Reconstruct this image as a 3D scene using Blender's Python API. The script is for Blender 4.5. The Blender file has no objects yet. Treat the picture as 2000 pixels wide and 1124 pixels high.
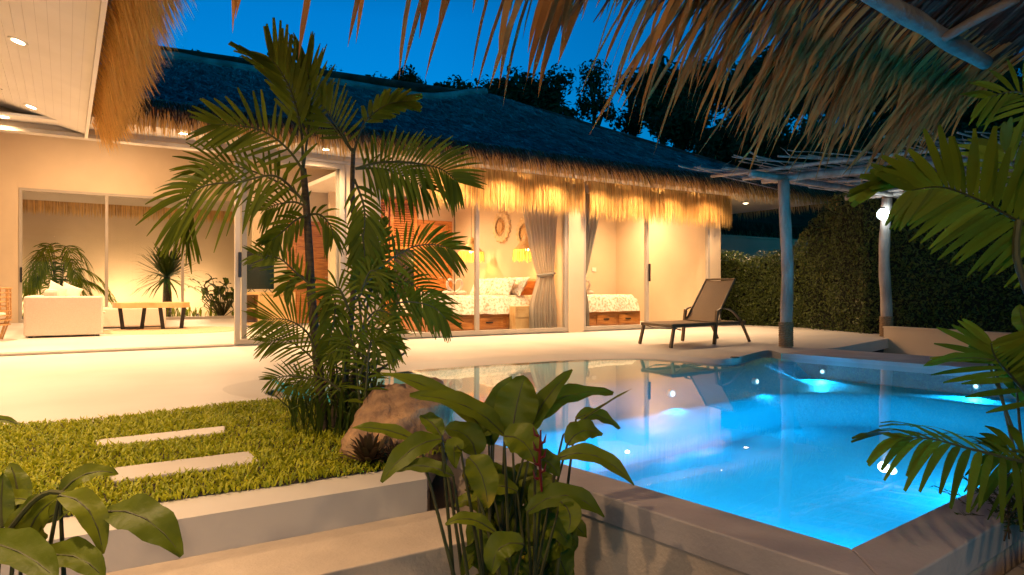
import bpy, math, random
from mathutils import Vector, Matrix, noise
from mathutils.geometry import tessellate_polygon
R = random.Random(7)
sc = bpy.context.scene
V = Vector

# ------------------------------------------------------------------ camera, sky, exposure
FPX, EYE, HOR = 1350.0, 0.8, 567.0                 # focal length in photo pixels, eye height over the terrace, horizon row
ANG = math.atan(2090 / FPX)                        # heading, measured from +x (the house front runs along x)
DIR = V((math.cos(ANG), math.sin(ANG), 0)); RGT = V((math.sin(ANG), -math.cos(ANG), 0))
cam_d = bpy.data.cameras.new('camera'); cam = bpy.data.objects.new('camera', cam_d)
sc.collection.objects.link(cam); sc.camera = cam
cam_d.sensor_width = 36; cam_d.lens = FPX / 2000 * 36; cam_d.clip_start = 0.05; cam_d.clip_end = 600
cam.location = (0, 0, EYE)
cam.rotation_euler = (math.radians(90) + math.atan((HOR - 562) / FPX), 0, ANG - math.pi / 2)
sc.view_settings.view_transform = 'Standard'; sc.view_settings.look = 'None'
sc.view_settings.exposure = 1.38; sc.view_settings.gamma = 1
sc.cycles.use_denoising = True
sc.cycles.max_bounces = 8; sc.cycles.diffuse_bounces = 4; sc.cycles.glossy_bounces = 4
sc.cycles.transparent_max_bounces = 24; sc.cycles.sample_clamp_indirect = 4.0
sc.cycles.caustics_reflective = False; sc.cycles.caustics_refractive = False

w = bpy.data.worlds.new("World"); sc.world = w; w.use_nodes = True
nt = w.node_tree; nt.nodes.clear()
o_ = nt.nodes.new('ShaderNodeOutputWorld'); bg = nt.nodes.new('ShaderNodeBackground')
sky = nt.nodes.new('ShaderNodeTexSky'); sky.sky_type = 'NISHITA'; sky.sun_disc = False
sky.sun_elevation = math.radians(3.0); sky.sun_rotation = math.radians(200)
sky.air_density = 1.0; sky.dust_density = 0.3; sky.ozone_density = 6.0
tint = nt.nodes.new('ShaderNodeMix'); tint.data_type = 'RGBA'; tint.blend_type = 'MULTIPLY'; tint.inputs[0].default_value = 1
tint.inputs[7].default_value = (0.006, 1.02, .92, 1)
# dusk: the zenith and the side away from the afterglow are darker than the low sky
tcw = nt.nodes.new('ShaderNodeTexCoord'); sp_ = nt.nodes.new('ShaderNodeSeparateXYZ'); nt.links.new(tcw.outputs['Generated'], sp_.inputs[0])
zr = nt.nodes.new('ShaderNodeMapRange'); zr.inputs[1].default_value = .36; zr.inputs[2].default_value = .62; zr.inputs[3].default_value = 1; zr.inputs[4].default_value = .16
nt.links.new(sp_.outputs[2], zr.inputs[0])
dp = nt.nodes.new('ShaderNodeVectorMath'); dp.operation = 'DOT_PRODUCT'; dp.inputs[1].default_value = tuple(RGT); nt.links.new(tcw.outputs['Generated'], dp.inputs[0])
ar_ = nt.nodes.new('ShaderNodeMapRange'); ar_.inputs[1].default_value = -.1; ar_.inputs[2].default_value = .55; ar_.inputs[3].default_value = 1; ar_.inputs[4].default_value = .5
nt.links.new(dp.outputs['Value'], ar_.inputs[0])
ml = nt.nodes.new('ShaderNodeMath'); ml.operation = 'MULTIPLY'; nt.links.new(zr.outputs[0], ml.inputs[0]); nt.links.new(ar_.outputs[0], ml.inputs[1])
vs_ = nt.nodes.new('ShaderNodeVectorMath'); vs_.operation = 'SCALE'
nt.links.new(sky.outputs[0], tint.inputs[6]); nt.links.new(tint.outputs[2], vs_.inputs[0]); nt.links.new(ml.outputs[0], vs_.inputs['Scale'])
nt.links.new(vs_.outputs[0], bg.inputs[0])
bg.inputs[1].default_value = 0.15
nt.links.new(bg.outputs[0], o_.inputs[0])

# ------------------------------------------------------------------ helpers
def ray(px, py):
    t = (px - 1000) / FPX
    return DIR + RGT * t + V((0, 0, (HOR - py) / FPX))
def at(px, py, dep): return V((0, 0, EYE)) + ray(px, py) * dep
def on_z(px, py, z=0.0):
    v = ray(px, py); return V((0, 0, EYE)) + v * ((z - EYE) / v.z)
def on_y(px, py, y):
    v = ray(px, py); return V((0, 0, EYE)) + v * (y / v.y)
def PQ(p, q, z=0.0):                                # pool axes: p from near wall to far wall, q towards the house
    v = RGT * (.787 * p - .617 * q) + DIR * (.617 * p + .787 * q); return V((v.x, v.y, z))

class MB:
    def __init__(s): s.v = []; s.f = []
    def add(s, vs, fs):
        o = len(s.v); s.v += [tuple(v) for v in vs]; s.f += [tuple(i + o for i in f) for f in fs]
    def box(s, a, b):
        x0, y0, z0 = a; x1, y1, z1 = b
        s.add([(x0,y0,z0),(x1,y0,z0),(x1,y1,z0),(x0,y1,z0),(x0,y0,z1),(x1,y0,z1),(x1,y1,z1),(x0,y1,z1)],
              [(0,3,2,1),(4,5,6,7),(0,1,5,4),(1,2,6,5),(2,3,7,6),(3,0,4,7)]); return s
    def obox(s, c, ax, ay, az):
        c, ax, ay, az = V(c), V(ax), V(ay), V(az); vs = []
        for k in (-1, 1):
            for i, j in ((-1,-1),(1,-1),(1,1),(-1,1)): vs.append(c + ax*i + ay*j + az*k)
        s.add(vs, [(0,3,2,1),(4,5,6,7),(0,1,5,4),(1,2,6,5),(2,3,7,6),(3,0,4,7)]); return s
    def bar(s, a, b, w, h, up=(0,0,1)):
        a, b = V(a), V(b); t = (b - a); L = t.length; t = t / L
        sd = t.cross(V(up)); 
        if sd.length < 1e-4: sd = t.cross(V((1,0,0)))
        sd.normalize(); u = sd.cross(t)
        return s.obox((a + b) / 2, t * L / 2, sd * w / 2, u * h / 2)
    def tube(s, pts, rad, n=8, cap=True):
        pts = [V(p) for p in pts]
        if not hasattr(rad, '__len__'): rad = [rad] * len(pts)
        o = len(s.v); ref = None
        for i, p in enumerate(pts):
            t = (pts[min(i+1, len(pts)-1)] - pts[max(i-1, 0)]).normalized()
            if ref is None: ref = t.orthogonal().normalized()
            ref = (ref - t * ref.dot(t)); ref = ref.normalized() if ref.length > 1e-6 else t.orthogonal().normalized()
            b = t.cross(ref)
            for k in range(n):
                a = 2 * math.pi * k / n
                s.v.append(tuple(p + (ref * math.cos(a) + b * math.sin(a)) * rad[i]))
        for i in range(len(pts) - 1):
            for k in range(n):
                s.f.append((o+i*n+k, o+i*n+(k+1)%n, o+(i+1)*n+(k+1)%n, o+(i+1)*n+k))
        if cap:
            s.f.append(tuple(o + n - 1 - k for k in range(n))); m = o + (len(pts)-1)*n
            s.f.append(tuple(m + k for k in range(n)))
        return s
    def ribbon(s, pts, wid, side):
        o = len(s.v)
        for i, p in enumerate(pts):
            sd = side[i] if isinstance(side, list) else side
            s.v.append(tuple(p - sd * wid[i] / 2)); s.v.append(tuple(p + sd * wid[i] / 2))
        for i in range(len(pts) - 1): s.f.append((o+2*i, o+2*i+1, o+2*i+3, o+2*i+2))
        return s
    def lathe(s, prof, c, n=24, cap=True):
        c = V(c); o = len(s.v); m = len(prof)
        for r, z in prof:
            for k in range(n):
                a = 2*math.pi*k/n; s.v.append((c.x + r*math.cos(a), c.y + r*math.sin(a), c.z + z))
        for i in range(m-1):
            for k in range(n): s.f.append((o+i*n+k, o+i*n+(k+1)%n, o+(i+1)*n+(k+1)%n, o+(i+1)*n+k))
        if cap:
            s.f.append(tuple(o+n-1-k for k in range(n))); s.f.append(tuple(o+(m-1)*n+k for k in range(n)))
        return s
    def ball(s, c, r, n=10, sq=(1,1,1)):
        pr = [(max(1e-4, r*math.sin(math.pi*i/n)), -r*math.cos(math.pi*i/n)) for i in range(n+1)]
        o = len(s.v); s.lathe(pr, (0,0,0), n*2, True)
        for i in range(o, len(s.v)):
            x, y, z = s.v[i]; s.v[i] = (c[0]+x*sq[0], c[1]+y*sq[1], c[2]+z*sq[2])
        return s
    def build(s, name, mat, parent=None, smooth=False, bevel=0):
        me = bpy.data.meshes.new(name); me.from_pydata(s.v, [], s.f); me.update()
        if smooth: me.polygons.foreach_set('use_smooth', [True]*len(me.polygons))
        me.materials.append(mat)
        o = bpy.data.objects.new(name, me); sc.collection.objects.link(o)
        if parent is not None:
            o.parent = parent; o.matrix_parent_inverse = world_of(parent).inverted()
        if bevel:
            b = o.modifiers.new('bevel', 'BEVEL'); b.width = bevel; b.segments = 2; b.limit_method = 'ANGLE'
        return o
def world_of(o):
    m = Matrix.Translation(o.location) @ o.rotation_euler.to_matrix().to_4x4() if o.type == 'EMPTY' else Matrix.Identity(4)
    return m
def tag(o, label=None, cat=None, group=None, kind=None):
    if label: o['label'] = label
    if cat: o['category'] = cat
    if group: o['group'] = group
    if kind: o['kind'] = kind
    return o
def thing(name, label, cat, loc=(0,0,0), group=None):
    o = bpy.data.objects.new(name, None); o.empty_display_size = .1; o.location = loc
    sc.collection.objects.link(o); return tag(o, label, cat, group)
def copy_thing(root, loc, label, rz=None):
    r = root.copy(); r.location = loc; sc.collection.objects.link(r); r['label'] = label
    if rz is not None: r.rotation_euler = (0, 0, rz)
    for ch in list(root.children):
        c = ch.copy(); sc.collection.objects.link(c); c.parent = r; c.matrix_parent_inverse = ch.matrix_parent_inverse
        for g in list(ch.children):
            e = g.copy(); sc.collection.objects.link(e); e.parent = c; e.matrix_parent_inverse = g.matrix_parent_inverse
    return r

# ------------------------------------------------------------------ materials
def newmat(name):
    m = bpy.data.materials.new(name); m.use_nodes = True; n = m.node_tree; n.nodes.clear()
    return m, n, n.nodes.new('ShaderNodeOutputMaterial')
def N(n, t, **kw):
    x = n.nodes.new(t)
    for k, v in kw.items():
        if isinstance(k, str) and k.startswith('i_'): x.inputs[k[2:].replace('_', ' ')].default_value = v
        else: setattr(x, k, v)
    return x
def surf(name, c1, c2=None, scale=6, rough=.6, bump=0, bscale=40, stretch=(1,1,1), metal=0, island=0, spec=.4, detail=5, coat=0, lo=.35, hi=.65):
    m, n, out = newmat(name); L = n.links
    p = N(n, 'ShaderNodeBsdfPrincipled'); p.inputs['Roughness'].default_value = rough; p.inputs['Metallic'].default_value = metal
    p.inputs['Specular IOR Level'].default_value = spec; p.inputs['Coat Weight'].default_value = coat
    L.new(p.outputs[0], out.inputs[0])
    tc = N(n, 'ShaderNodeTexCoord'); mp = N(n, 'ShaderNodeMapping'); mp.inputs['Scale'].default_value = stretch
    L.new(tc.outputs['Object'], mp.inputs[0])
    c2 = c2 or tuple(x*.8 for x in c1)
    no = N(n, 'ShaderNodeTexNoise', i_Scale=scale, i_Detail=detail); L.new(mp.outputs[0], no.inputs['Vector'])
    rp = N(n, 'ShaderNodeValToRGB'); rp.color_ramp.elements[0].position = lo; rp.color_ramp.elements[1].position = hi
    rp.color_ramp.elements[0].color = (*c1, 1); rp.color_ramp.elements[1].color = (*c2, 1)
    L.new(no.outputs[0], rp.inputs[0]); col = rp.outputs[0]
    if island:
        g = N(n, 'ShaderNodeNewGeometry'); mr = N(n, 'ShaderNodeMapRange'); mr.inputs[3].default_value = 1-island; mr.inputs[4].default_value = 1+island
        L.new(g.outputs['Random Per Island'], mr.inputs[0]); vm = N(n, 'ShaderNodeVectorMath', operation='SCALE')
        L.new(col, vm.inputs[0]); L.new(mr.outputs[0], vm.inputs['Scale']); col = vm.outputs[0]
    L.new(col, p.inputs['Base Color'])
    if bump:
        nb = N(n, 'ShaderNodeTexNoise', i_Scale=bscale, i_Detail=6); L.new(mp.outputs[0], nb.inputs['Vector'])
        b = N(n, 'ShaderNodeBump', i_Strength=bump, i_Distance=.02); L.new(nb.outputs[0], b.inputs['Height']); L.new(b.outputs[0], p.inputs['Normal'])
    return m
def leafy(name, c1, c2, trans=.35, rough=.4, island=.35, scale=3, spec=.4, dry=None):
    m, n, out = newmat(name); L = n.links
    p = N(n, 'ShaderNodeBsdfPrincipled'); p.inputs['Roughness'].default_value = rough; p.inputs['Specular IOR Level'].default_value = spec
    t = N(n, 'ShaderNodeBsdfTranslucent'); mx = N(n, 'ShaderNodeMixShader'); mx.inputs[0].default_value = trans
    g = N(n, 'ShaderNodeNewGeometry'); rp = N(n, 'ShaderNodeValToRGB')
    rp.color_ramp.elements[0].color = (*c1, 1); rp.color_ramp.elements[1].color = (*c2, 1)
    if dry: e = rp.color_ramp.elements.new(.93); e.color = (*c2, 1); rp.color_ramp.elements[2].color = (*dry, 1)
    no = N(n, 'ShaderNodeTexNoise', i_Scale=scale, i_Detail=4); tc = N(n, 'ShaderNodeTexCoord'); L.new(tc.outputs['Object'], no.inputs['Vector'])
    ad = N(n, 'ShaderNodeMath', operation='MULTIPLY_ADD'); ad.inputs[1].default_value = .6; 
    m2 = N(n, 'ShaderNodeMath', operation='MULTIPLY'); m2.inputs[1].default_value = .5 + island*.3
    L.new(g.outputs['Random Per Island'], m2.inputs[0]); L.new(no.outputs[0], ad.inputs[0]); L.new(m2.outputs[0], ad.inputs[2])
    L.new(ad.outputs[0], rp.inputs[0])
    L.new(rp.outputs[0], p.inputs['Base Color']); L.new(rp.outputs[0], t.inputs[0])
    nb = N(n, 'ShaderNodeTexNoise', i_Scale=34.0, i_Detail=5); L.new(tc.outputs['Object'], nb.inputs['Vector'])
    bp = N(n, 'ShaderNodeBump', i_Strength=.5, i_Distance=.006); L.new(nb.outputs[0], bp.inputs['Height']); L.new(bp.outputs[0], p.inputs['Normal'])
    L.new(p.outputs[0], mx.inputs[1]); L.new(t.outputs[0], mx.inputs[2]); L.new(mx.outputs[0], out.inputs[0])
    return m
def emis(name, col, s):
    m, n, out = newmat(name); e = N(n, 'ShaderNodeEmission'); e.inputs[0].default_value = (*col, 1); e.inputs[1].default_value = s
    n.links.new(e.outputs[0], out.inputs[0]); return m
def clear(name, ior, tintc=(1,1,1), rough=0.0, wave=0):
    m, n, out = newmat(name); L = n.links
    g = N(n, 'ShaderNodeBsdfGlossy'); g.inputs['Roughness'].default_value = rough
    t = N(n, 'ShaderNodeBsdfTransparent'); t.inputs[0].default_value = (*tintc, 1)
    fr = N(n, 'ShaderNodeFresnel', i_IOR=ior); mx = N(n, 'ShaderNodeMixShader')
    ge = N(n, 'ShaderNodeNewGeometry'); iv = N(n, 'ShaderNodeMath', operation='SUBTRACT'); iv.inputs[0].default_value = 1.0; L.new(ge.outputs['Backfacing'], iv.inputs[1])
    mu = N(n, 'ShaderNodeMath', operation='MULTIPLY'); L.new(fr.outputs[0], mu.inputs[0]); L.new(iv.outputs[0], mu.inputs[1])
    L.new(mu.outputs[0], mx.inputs[0]); L.new(t.outputs[0], mx.inputs[1]); L.new(g.outputs[0], mx.inputs[2]); L.new(mx.outputs[0], out.inputs[0])
    if wave:
        no = N(n, 'ShaderNodeTexNoise', i_Scale=2.2, i_Detail=3); tc = N(n, 'ShaderNodeTexCoord'); L.new(tc.outputs['Object'], no.inputs['Vector'])
        b = N(n, 'ShaderNodeBump', i_Strength=wave, i_Distance=.02); L.new(no.outputs[0], b.inputs['Height'])
        L.new(b.outputs[0], g.inputs['Normal']); L.new(b.outputs[0], fr.inputs['Normal'])
    return m
M = {}
M['plaster'] = surf('polished_cement', (.60,.53,.45), (.50,.44,.37), 1.3, .42, .05, 30, lo=.3, hi=.7)
M['deck'] = surf('terrace_cement', (.60,.56,.52), (.47,.43,.39),   .8, .50, .05, 25, lo=.28, hi=.74, detail=10)
M['step'] = surf('step_cement', (.58,.48,.38), (.36,.29,.23), 2.6, .7, .22, 70, lo=.32, hi=.72, detail=9)
M['coping'] = surf('coping_cement', (.50,.44,.42), (.35,.31,.30), 3.2, .55, .15, 60, lo=.3, hi=.72, detail=9)
M['wall'] = surf('wall_cement', (.70,.55,.38), (.56,.43,.29), .8, .6, .06, 20, lo=.25, hi=.75)
M['white'] = surf('white_paint', (.78,.72,.64), (.74,.68,.6), 3, .5)
M['pool'] = surf('pool_plaster', (.05,.72,.88), (.04,.68,.86), 3, .6)
M['alu'] = surf('window_metal', (.42,.36,.30), (.38,.33,.27), 3, .35, spec=.5)
M['black'] = surf('black_metal', (.02,.018,.016), None, 5, .4)
M['wood'] = surf('varnished_teak', (.52,.20,.045), (.34,.11,.02), 5, .35, .1, 40, stretch=(1,1,7), coat=.2)
M['woodh'] = surf('varnished_teak_rails', (.55,.22,.05), (.36,.12,.022), 4, .35, .1, 40, stretch=(1,1,9), coat=.2)
M['lightwood'] = surf('pale_wood', (.58,.38,.17), (.44,.26,.10), 4, .5, .15, 30, stretch=(1,6,1))
M['thatch_lit'] = leafy('dry_grass_fringe', (.24,.11,.025), (.88,.60,.22), .5, .7, 1.2, 8, .1)
M['thatch_edge'] = leafy('lamplit_thatch', (.50,.28,.07), (.92,.62,.20), .5, .7, 1.2, 8, .1)  # fringe thatch made paler, with lamp light from below in its colour
M['thatch_roof'] = surf('weathered_thatch', (.44,.42,.46), (.22,.21,.24), 3, .9, 0, island=.6, spec=.1)
M['thatch_dark'] = surf('brown_palm_thatch', (.11,.055,.035), (.05,.026,.017), 6, .9, 0, island=.6, spec=.1)
M['strip'] = leafy('dry_palm_leaf', (.15,.047,.014), (.46,.20,.052), .22, .7, 1.2, 5, .1)
M['leaf'] = leafy('palm_green', (.035,.065,.005), (.17,.20,.010), .38, .5, .5, 4, .15)
M['leafdark'] = leafy('dark_leaf', (.025,.06,.012), (.08,.11,.012), .3, .5, .5, 4, .15)
M['broad'] = leafy('heliconia_leaf', (.045,.085,.007), (.17,.20,.012), .38, .45, .5, 5, .2, dry=(.42,.30,.03))
M['grass'] = leafy('lawn_leaf', (.13,.22,.008), (.50,.50,.022), .4, .5, 1.0, 6)
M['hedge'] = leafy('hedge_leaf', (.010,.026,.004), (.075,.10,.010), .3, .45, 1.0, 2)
M['forest'] = leafy('forest_leaf', (.015,.03,.012), (.04,.06,.02), .2, .7, .8, 1)
M['purple'] = leafy('purple_leaf', (.05,.018,.02), (.07,.05,.02), .2, .4, .5, 5)
M['bark'] = surf('palm_stem', (.10,.065,.03), (.045,.03,.018), 20, .7, .4, 60, stretch=(1,1,3))
M['stem'] = surf('green_stem', (.07,.075,.02), (.04,.04,.012), 8, .6)
M['pole'] = surf('weathered_pole', (.46,.38,.32), (.28,.22,.18), 7, .75, .5, 30, stretch=(1,1,.35))
M['rope'] = surf('jute_rope', (.34,.22,.12), (.2,.12,.06), 60, .9, .5, 90)
M['rock'] = surf('sandstone', (.50,.30,.15), (.22,.13,.08), 9, .9, 1.0, 30)
M['soil'] = surf('soil', (.035,.025,.018), (.02,.014,.01), 10, .95, .8, 30)
M['fabric'] = surf('cream_fabric', (.70,.60,.50), (.64,.54,.44), 60, .9, .2, 200)
M['curtain'] = leafy('grey_curtain', (.58,.53,.46), (.52,.47,.40), .5, .9, 0, 3, .05)
M['bedding'] = surf('floral_bedding', (.80,.70,.58), (.52,.38,.24), 22, .85, .1, 100, lo=.46, hi=.62)
M['mesh'] = surf('sling_fabric', (.24,.16,.09), (.20,.13,.07), 90, .8)
M['frame'] = surf('bronze_frame', (.13,.085,.045), (.10,.07,.04), 5, .4, metal=.3)
M['raffia'] = leafy('raffia', (.50,.28,.07), (.8,.5,.16), .5, .7, 1, 20)
M['rattan'] = surf('rattan', (.55,.32,.12), (.4,.2,.07), 20, .5)
M['petal'] = surf('woven_petal', (.72,.55,.33), (.6,.42,.22), 20, .8)
M['jute'] = surf('jute_rug', (.56,.42,.28), (.42,.30,.18), 40, .95, .6, 90)
M['screen'] = surf('tv_screen', (.01,.01,.01), None, 5, .15)
M['red'] = surf('red_bract', (.14,.006,.008), (.10,.005,.005), 20, .4)
M['glass'] = clear('window_glass', 1.45, (.97,.98,.97))
M['water'] = clear('pool_water', 1.33, (.93,.98,1.0), 0.0, .03)
M['bulb'] = emis('warm_bulb', (1,.70,.40), 14)
M['cool'] = emis('cool_bulb', (.78,.94,1), 9)
M['poolbulb'] = emis('pool_bulb', (.55,.92,1), 1.6)
M['hill'] = surf('dark_hill', (.02,.03,.012), (.012,.02,.01), .3, .95)

WARM = (1.0, .63, .325)
def lamp(name, kind, loc, power, col=WARM, size=.1, target=None, parent=None, spot=None, blend=.8):
    l = bpy.data.lights.new(name, kind); l.energy = power; l.color = col
    if kind == 'AREA': l.shape = 'DISK'; l.size = size
    else: l.shadow_soft_size = size
    if kind == 'SPOT': l.spot_size = spot; l.spot_blend = blend
    o = bpy.data.objects.new(name, l); sc.collection.objects.link(o); o.location = loc
    if target is not None: o.rotation_euler = (V(target) - V(loc)).to_track_quat('-Z', 'Y').to_euler()
    if parent is not None: o.parent = parent; o.matrix_parent_inverse = world_of(parent).inverted()
    return o

# ------------------------------------------------------------------ terrace, water, pool
YF = 10.4
WL = -.045                                          # water level
beach = [on_z(px, py, WL) for px, py in [(1500,691),(1464,699),(1433,708),(1402,711),(1300,703),(1230,700),(1110,703),(1000,709),(905,715),(823,721),
         (700,735),(600,748),(530,760),(512,768),(540,778),(600,785),(680,800),(760,815),(850,830)]]
beach = [V((p.x, p.y, 0)) for p in beach]
def smooth_poly(ps, k=4):
    out = []
    for i in range(len(ps)-1):
        p0, p1, p2, p3 = ps[max(i-1,0)], ps[i], ps[i+1], ps[min(i+2, len(ps)-1)]
        for j in range(k):
            t = j/k
            out.append(.5*((2*p1)+(p2-p0)*t+(2*p0-5*p1+4*p2-p3)*t*t+(3*p1-p0-3*p2+p3)*t*t*t))
    return out + [ps[-1]]
FL, FR, NC, NL = PQ(8.07, 4.78), PQ(8.07, 1.03), PQ(2.135, 1.03), PQ(2.135, 3.3)
curve = smooth_poly([FL] + beach + [NL])
rim = []
for i, p in enumerate(curve):                       # the terrace dips gently towards the water inside this rim
    t = (curve[min(i+1, len(curve)-1)] - curve[max(i-1, 0)]).normalized(); nrm = V((t.y, -t.x, 0))
    rim.append(p + nrm*.30*min(1, max(0, i-10)/18, (len(curve)-1-i)/8))
def flat(name, pts, z, mat, thick=0, **kw):
    pts = [V((p[0], p[1], z)) for p in pts]; m = MB(); n = len(pts)
    tris = tessellate_polygon([pts])
    m.add(pts, [tuple(t) for t in tris])
    if thick:
        m.add([p - V((0,0,thick)) for p in pts] + pts, [(i, (i+1)%n, n+(i+1)%n, n+i) for i in range(n)])
    o = m.build(name, mat, kw.get('parent'))
    me = o.data
    for pl in me.polygons:
        pass
    return o
YS = 2.66                                           # front edge of the terrace above the steps
deck_pts = [V((-9, YS, 0)), V((1.29, YS, 0)), V((1.36, 2.86, 0)), PQ(1.93, 3.1), PQ(1.93, 3.3)] + [NL] + list(reversed(rim))[1:-1] + [FL, PQ(9.1, 4.78),
            on_z(1640, 679), on_z(1742, 660), V((18, 6.4, 0)), V((18, YF - .02, 0)), V((-9, YF - .02, 0))]
tag(flat('terrace', deck_pts, 0, M['deck'], .16), kind='structure')
tag(flat('water', [NC, FR, FL] + curve[1:], WL, M['water']), kind='structure')
bs = MB(); n = len(curve); fr_ = lambda i: min(1, i/4, (n-1-i)/4)
bs.v = [(p.x, p.y, 0) for p in rim] + [(a.x*.5+b_.x*.5, a.y*.5+b_.y*.5, WL*.35) for a, b_ in zip(rim, curve)] + [(p.x + (p.x-q_.x)*.12, p.y + (p.y-q_.y)*.12, WL*1.1) for p, q_ in zip(curve, rim)]
bs.f = [(k*n+i, k*n+i+1, (k+1)*n+i+1, (k+1)*n+i) for k in (0,1) for i in range(n-1)]
tag(bs.build('beach', M['deck'], smooth=True), kind='structure')
# ground: one dark sheet to the horizon, lower than the terrace
g = MB(); g.add([(-300,-300,-.95),(300,-300,-.95),(300,300,-.95),(-300,300,-.95)], [(0,1,2,3)])
tag(g.build('ground', M['soil']), kind='structure')

pool = thing('swimming_pool', 'blue lit swimming pool with cement coping and a beach edge beside the terrace', 'swimming pool', PQ(4.8, 2.7, 0))
def sm(t): t = max(0, min(1, t)); return t*t*(3-2*t)
def pool_depth(p, q):
    base = .07 + (.27 - .07) * sm((4.75 - q) / .95)
    if p > 7.4: base = max(base, .26 * sm((4.75 - q) / .4))
    # rounded deep bowl
    rx, ry, rr = 7.45, 3.9, 1.2
    dx, dy = p - (rx - rr), q - (ry - rr)
    if dx > 0 and dy > 0: dist = rr - math.hypot(dx, dy)
    else: dist = min(rx - p, ry - q)
    return base + .30 * sm(dist / .16) + .10 * sm(dist / 1.6)
b = MB(); np_, nq = 92, 120
for i in range(np_ + 1):
    for j in range(nq + 1):
        p = 2.135 + (8.07 - 2.135) * i / np_; q = 1.03 + 6.0 * j / nq
        b.v.append(tuple(PQ(p, q, -pool_depth(p, q))))
for i in range(np_):
    for j in range(nq):
        a = i * (nq + 1) + j; b.f.append((a, a + 1, a + nq + 2, a + nq + 1))
b.build('basin_floor', M['pool'], pool, smooth=True)
b = MB()
def vstrip(m, A, B, z0, z1): m.add([(A.x,A.y,z0),(B.x,B.y,z0),(B.x,B.y,z1),(A.x,A.y,z1)], [(0,1,2,3)])
e = .001
vstrip(b, PQ(2.136,7), PQ(2.136,1.03), -1.4, -.0); vstrip(b, PQ(2.136,1.031), PQ(8.069,1.031), -1.4, 0); vstrip(b, PQ(8.069,1.03), PQ(8.069,4.775), -1.4, .0)
b.build('basin_wall', M['pool'], pool)
def prism(m, pts, z0, z1):
    n = len(pts); vs = [(p[0],p[1],z0) for p in pts] + [(p[0],p[1],z1) for p in pts]
    m.add(vs, [tuple(reversed(range(n))), tuple(range(n, 2*n))] + [(i, (i+1)%n, n+(i+1)%n, n+i) for i in range(n)])
    return m
CZ = .006
prism(MB(), [PQ(1.93,.83), PQ(2.137,1.033), PQ(2.137,3.3), PQ(1.93,3.3)], -.1, CZ).build('coping', M['coping'], pool, bevel=.006)
prism(MB(), [PQ(1.93,.83), PQ(8.067,.83), PQ(8.067,1.033), PQ(2.137,1.033)], -.1, CZ).build('coping', M['coping'], pool, bevel=.006)
prism(MB(), [PQ(8.067,.83), PQ(9.1,.83), PQ(9.1,4.77), PQ(8.067,4.77)], -.3, CZ).build('coping', M['coping'], pool, bevel=.006)
prism(MB(), [PQ(1.94,.84), PQ(2.13,1.02), PQ(2.13,3.6), PQ(1.94,3.6)], -1.0, -.102).build('outer_wall', M['step'], pool)
prism(MB(), [PQ(1.945,.84), PQ(7.7,.84), PQ(7.7,1.02), PQ(2.13,1.02)], -1.0, -.102).build('outer_wall', M['step'], pool)
PL = []
for (p, q, tp) in ((6.3, 4.02, (6.1, 1.5)), (4.97, 4.02, (4.4, 1.6)), (3.2, 1.08, (3.6, 4.0)), (5.6, 1.08, (5.6, 4.0)), (2.2, 2.4, (5,2.4)), (2.6, 1.1, (5,4)), (8.0, 2.6, (4.5,2.4)), (8.0, 4.2, (4.5,3.2))):
    vis = q > 4 and p < 7.5; far = p > 7.5  # only the step lamps are real; wall lamps added to even the glow
    z = -.13 if vis else (-.17 if far else -.3)
    c = PQ(p, q, z); dd = (PQ(tp[0], tp[1], z) - c).normalized()
    f = MB(); s_ = dd.cross(V((0,0,1))).normalized(); u_ = V((0,0,1)); n = 20
    ring = [c + dd*.03 + (s_*math.cos(a) + u_*math.sin(a) )*.02 for a in [2*math.pi*k/n for k in range(n)]]
    f.add(ring, [tuple(range(n))]); lt = f.build('pool_light', M['poolbulb'], pool)
    h = MB().tube([c - dd*.02, c + dd*.025], .032, 20); h.build('bezel', M['white'], lt)
    lamp('pool_lamp', 'SPOT', c + dd*(.05 if vis else .08), 12 if vis else (44 if far else 80), (.02,.52,1.0), .04, PQ(tp[0], tp[1], -.85 if vis else (-.75 if far else -1.3)), pool, math.radians(140), 1.0)
# drain cover on the terrace
dc = on_z(1435, 699)
tag(MB().lathe([(.001,.012),(.045,.012),(.055,.004),(.055,.0)], (dc.x,dc.y,0), 20).build('drain_cover', M['black']), 'small round dark drain cover on the terrace near the pool edge', 'drain cover')

# ------------------------------------------------------------------ steps
st = thing('garden_steps', 'wide cement steps leading up from the lower garden to the grass', 'steps', (-1, YS, -.14))
top = MB().box((-9, YS + .005, -.95), (1.285, YS + .28, -.162)); top.build('riser', M['step'], st)
MB().box((-9, YS - .40, -.95), (1.40, YS, -.137)).build('tread', M['step'], st, bevel=.005)
MB().box((-9, YS - .85, -.95), (1.52, YS - .403, -.36)).build('tread', M['step'], st, bevel=.005)
# side block that carries the planting right of the steps
prism(MB(), [V((1.292, YS+.01,0)), V((1.30, YS+.28,0)), PQ(1.95, 3.58), PQ(1.95,3.2)], -.95, -.162).build('side_wall', M['step'], st)

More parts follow.
